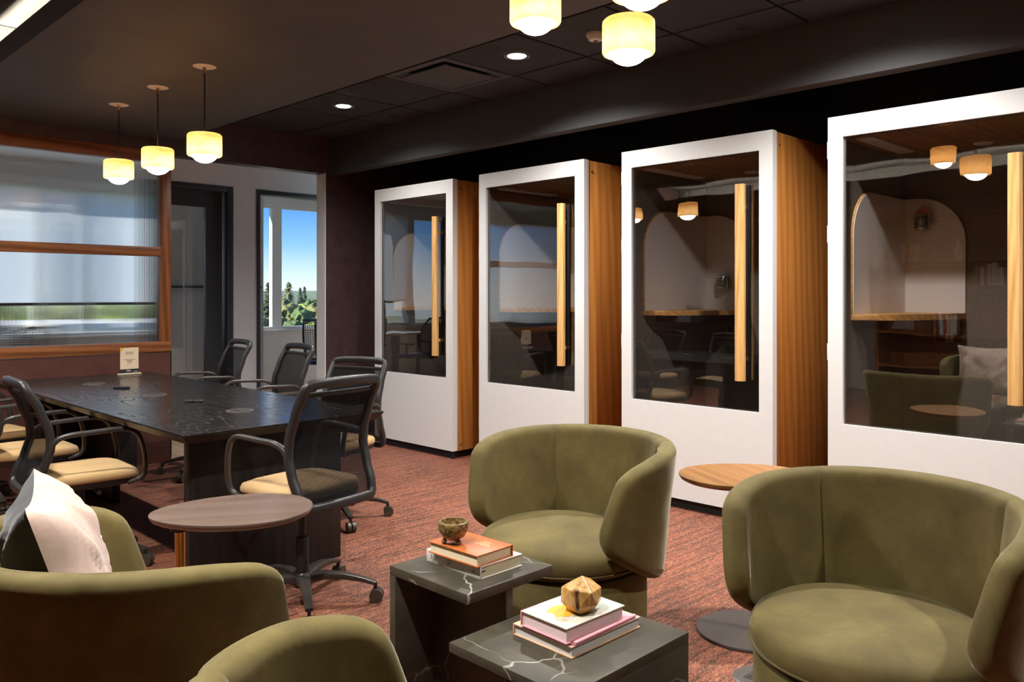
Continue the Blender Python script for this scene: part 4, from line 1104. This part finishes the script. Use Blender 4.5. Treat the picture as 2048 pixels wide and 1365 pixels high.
oval_table('pale taupe oval side table on a brass pole beside the cushioned armchair', (1.285, 2.60, 0), R(-30), 'taupe_top', 'brass', (-.10, -.02), (-.155, -.085))
oval_table('oak oval side table with a grey disc base, between the armchairs and the booths', (2.985, 1.655, 0), R(150), 'oak_top', 'taupe_metal', (.03, .08), (.0, .10))
t = thing('floor_box', 'round bronze floor outlet cover set in the carpet by an armchair', 'floor outlet', (2.60, 1.375, 0))
bm = new_bm(); lathe(bm, [(0, .004), (.072, .004), (.088, .005), (.096, .001), (.096, 0), (0, 0)], 48); obj('ring', bm, 'taupe_metal', t)
for a, b in ((-.045, .012), (.008, .012), (-.045, -.042), (.008, -.042)): boxo('flap', (a, a + .040, b, b + .032, .0038, .0056), 'chair_arm', t, bev=.001)

# ================================================================ THE OFFICE BEHIND THE PARTITION
def make_task_chair(label, loc, rz):
    t = thing('task_chair', label, 'office chair', loc, rz, group='net-backed task chairs in the office')
    bm = new_bm(); lathe(bm, [(0, .06), (.04, .06), (.045, .10), (.03, .12), (0, .12)], 16); obj('star_base', bm, 'slate', t)
    for k in range(5):
        a = R(72 * k + 10); c, q = math.cos(a), math.sin(a)
        bm = new_bm(); sweep(bm, [(c * .03, q * .03, .10), (c * .18, q * .18, .095), (c * .31, q * .31, .07)], rrect(.028, .045, .008, 2), scales=[1, .8, .6]); obj('base_leg', bm, 'slate', t)
        bm = new_bm(); g = bmesh.ops.create_uvsphere(bm, u_segments=12, v_segments=8, radius=.03)['verts']; bmesh.ops.translate(bm, verts=g, vec=(c * .315, q * .315, .030)); obj('caster', bm, 'rubber', t)
    bm = new_bm(); lathe(bm, [(0, .10), (.026, .10), (.026, .26), (.015, .265), (.015, .40), (0, .40)], 16); obj('column_sleeve', bm, 'rubber', t)
    bm = new_bm(); box(bm, -.22, .24, -.24, .24, .42, .475, .02); obj('seat', bm, 'net_blue', t)
    def hw(k): return .10 + .13 * math.sin(PI * min(1, .16 + .62 * (1 - k)))
    def bp(y, k): return Vector((-.22 - .12 * k + .05 * math.sin(PI * k) - .05 * (1 - (y / .23) ** 2), y, .50 + .50 * k))
    lp = [bp(hw(i / 12), i / 12) for i in range(13)] + [bp(-hw(1 - i / 12), 1 - i / 12) for i in range(13)]
    bm = new_bm(); sweep(bm, lp, circ(.014, 8), ref=(1, 0, 0), closed=True); obj('back_frame', bm, 'slate', t)
    bm = new_bm()
    for i in range(1, 22):
        k = i / 22; sweep(bm, [bp(hw(k) * (-1 + 2 * j / 8), k) for j in range(9)], circ(.0032, 4), ref=(1, 0, 0))
    for j in range(1, 12): sweep(bm, [bp(hw(i / 12) * (-1 + 2 * j / 12), i / 12) for i in range(13)], circ(.0032, 4), ref=(1, 0, 0))
    o = obj('net_back', bm, 'net_grey', t); o['kind'] = 'stuff'
    bm = new_bm(); sweep(bm, [(-.05, 0, .41), (-.24, 0, .42), (-.33, 0, .56), (-.36, 0, .80), (-.35, 0, .98)], rrect(.05, .03, .01, 2), ref=(0, 1, 0)); obj('spine', bm, 'slate', t)
    for q in (-1, 1):
        bm = new_bm(); sweep(bm, [(0, q * .22, .42), (0, q * .29, .45), (-.02, q * .30, .62)], rrect(.03, .02, .006, 2), ref=(1, 0, 0)); box(bm, -.13, .12, q * .30 - .035, q * .30 + .035, .62, .645, .01); obj('armrest', bm, 'slate', t)
    return t
make_task_chair('blue-grey net-backed task chair standing below the office window', (5.86, 9.22, 0), R(35))
make_task_chair('net-backed task chair at the white office desk behind the reeded glass', (1.35, 9.15, 0), R(75))
make_task_chair('net-backed task chair at the desk end nearest the shades', (2.25, 9.2, 0), R(100))
t = thing('desk', 'white office desk below the window behind the reeded glass', 'desk', (1.7, 10.1, 0))
boxo('desktop', (-1.0, 1.0, -.36, .36, .71, .74), 'grey_desk', t, bev=.004)
for a in (-.9, .9):
    for b in (-.28, .28): boxo('leg', (a - .03, a + .03, b - .03, b + .03, 0, .71), 'slate', t)
for x, rz, lab in ((1.45, 8, 'left monitor on the white office desk'), (2.1, -6, 'right monitor on the white office desk')):
    t = thing('monitor', lab, 'monitor', (x, 10.2, .74), R(rz), group='desk monitors')
    boxo('foot', (-.11, .11, -.09, .09, 0, .012), 'slate', t, bev=.003); boxo('stand', (-.02, .02, .02, .05, .01, .30), 'slate', t, bev=.004)
    boxo('case', (-.27, .27, -.012, .022, .14, .46), 'slate', t, bev=.004); boxo('screen', (-.262, .262, -.0135, -.0115, .148, .452), 'screen', t)

# ================================================================ BOOKCASE ON THE SIDE WALL (shows in the booth glass)
t = thing('bookcase', 'tall open wooden bookcase on the side wall facing the booths', 'bookcase', (-2.0, 2.9, 0))
for y in (-1.0, 1.0): boxo('side', (-.16, .16, y - .015, y + .015, 0, 2.3), 'walnut_z', t)
boxo('back', (-.165, -.15, -1.0, 1.0, 0, 2.3), 'walnut', t)
SH = (.06, .46, .875, 1.41, 1.70, 2.28)
for z in SH: boxo('shelf', (-.15, .16, -.985, .985, z - .025, z), 'walnut', t)
rnd = random.Random(11); cols = ('book_white', 'book_cream', 'book_pink', 'book_orange', 'grey_desk', 'taupe_metal', 'book_red')
k = 0
names = {'book_white': 'white', 'book_cream': 'cream', 'book_pink': 'pink', 'book_orange': 'orange', 'grey_desk': 'pale grey', 'taupe_metal': 'taupe', 'book_red': 'red'}
for z, a, n, sh in ((.875, .15, 7, 'second shelf'), (1.41, -.35, 7, 'third shelf'), (1.70, .55, 6, 'fourth shelf')):
    y = a
    for q in range(n):
        w_ = .026 + .022 * rnd.random(); h_ = .18 + .07 * rnd.random(); c = cols[k % len(cols)]
        o = thing('book', 'upright %s book on the %s of the bookcase' % (names[c], sh), 'book', (-1.97, 2.9 + y + w_ / 2, z), group='books on the bookcase')
        boxo('cover', (-.07, .07, -w_ / 2, w_ / 2, 0, h_), c, o, bev=.001); boxo('page_block', (-.066, .066, -w_ / 2 + .003, w_ / 2 - .003, h_ - .001, h_ + .001), 'pages', o); k += 1; y += w_ + .003
bm = new_bm(); lathe(bm, [(0, 0), (.035, 0), (.055, .04), (.06, .09), (.045, .15), (.022, .20), (.018, .25), (.022, .27), (.017, .268), (.014, .25), (0, .05)], 28)
tag(obj('vase', bm, 'white', loc=(-1.97, 3.05, 1.70)), 'slim white vase on the upper shelf of the bookcase', 'vase')
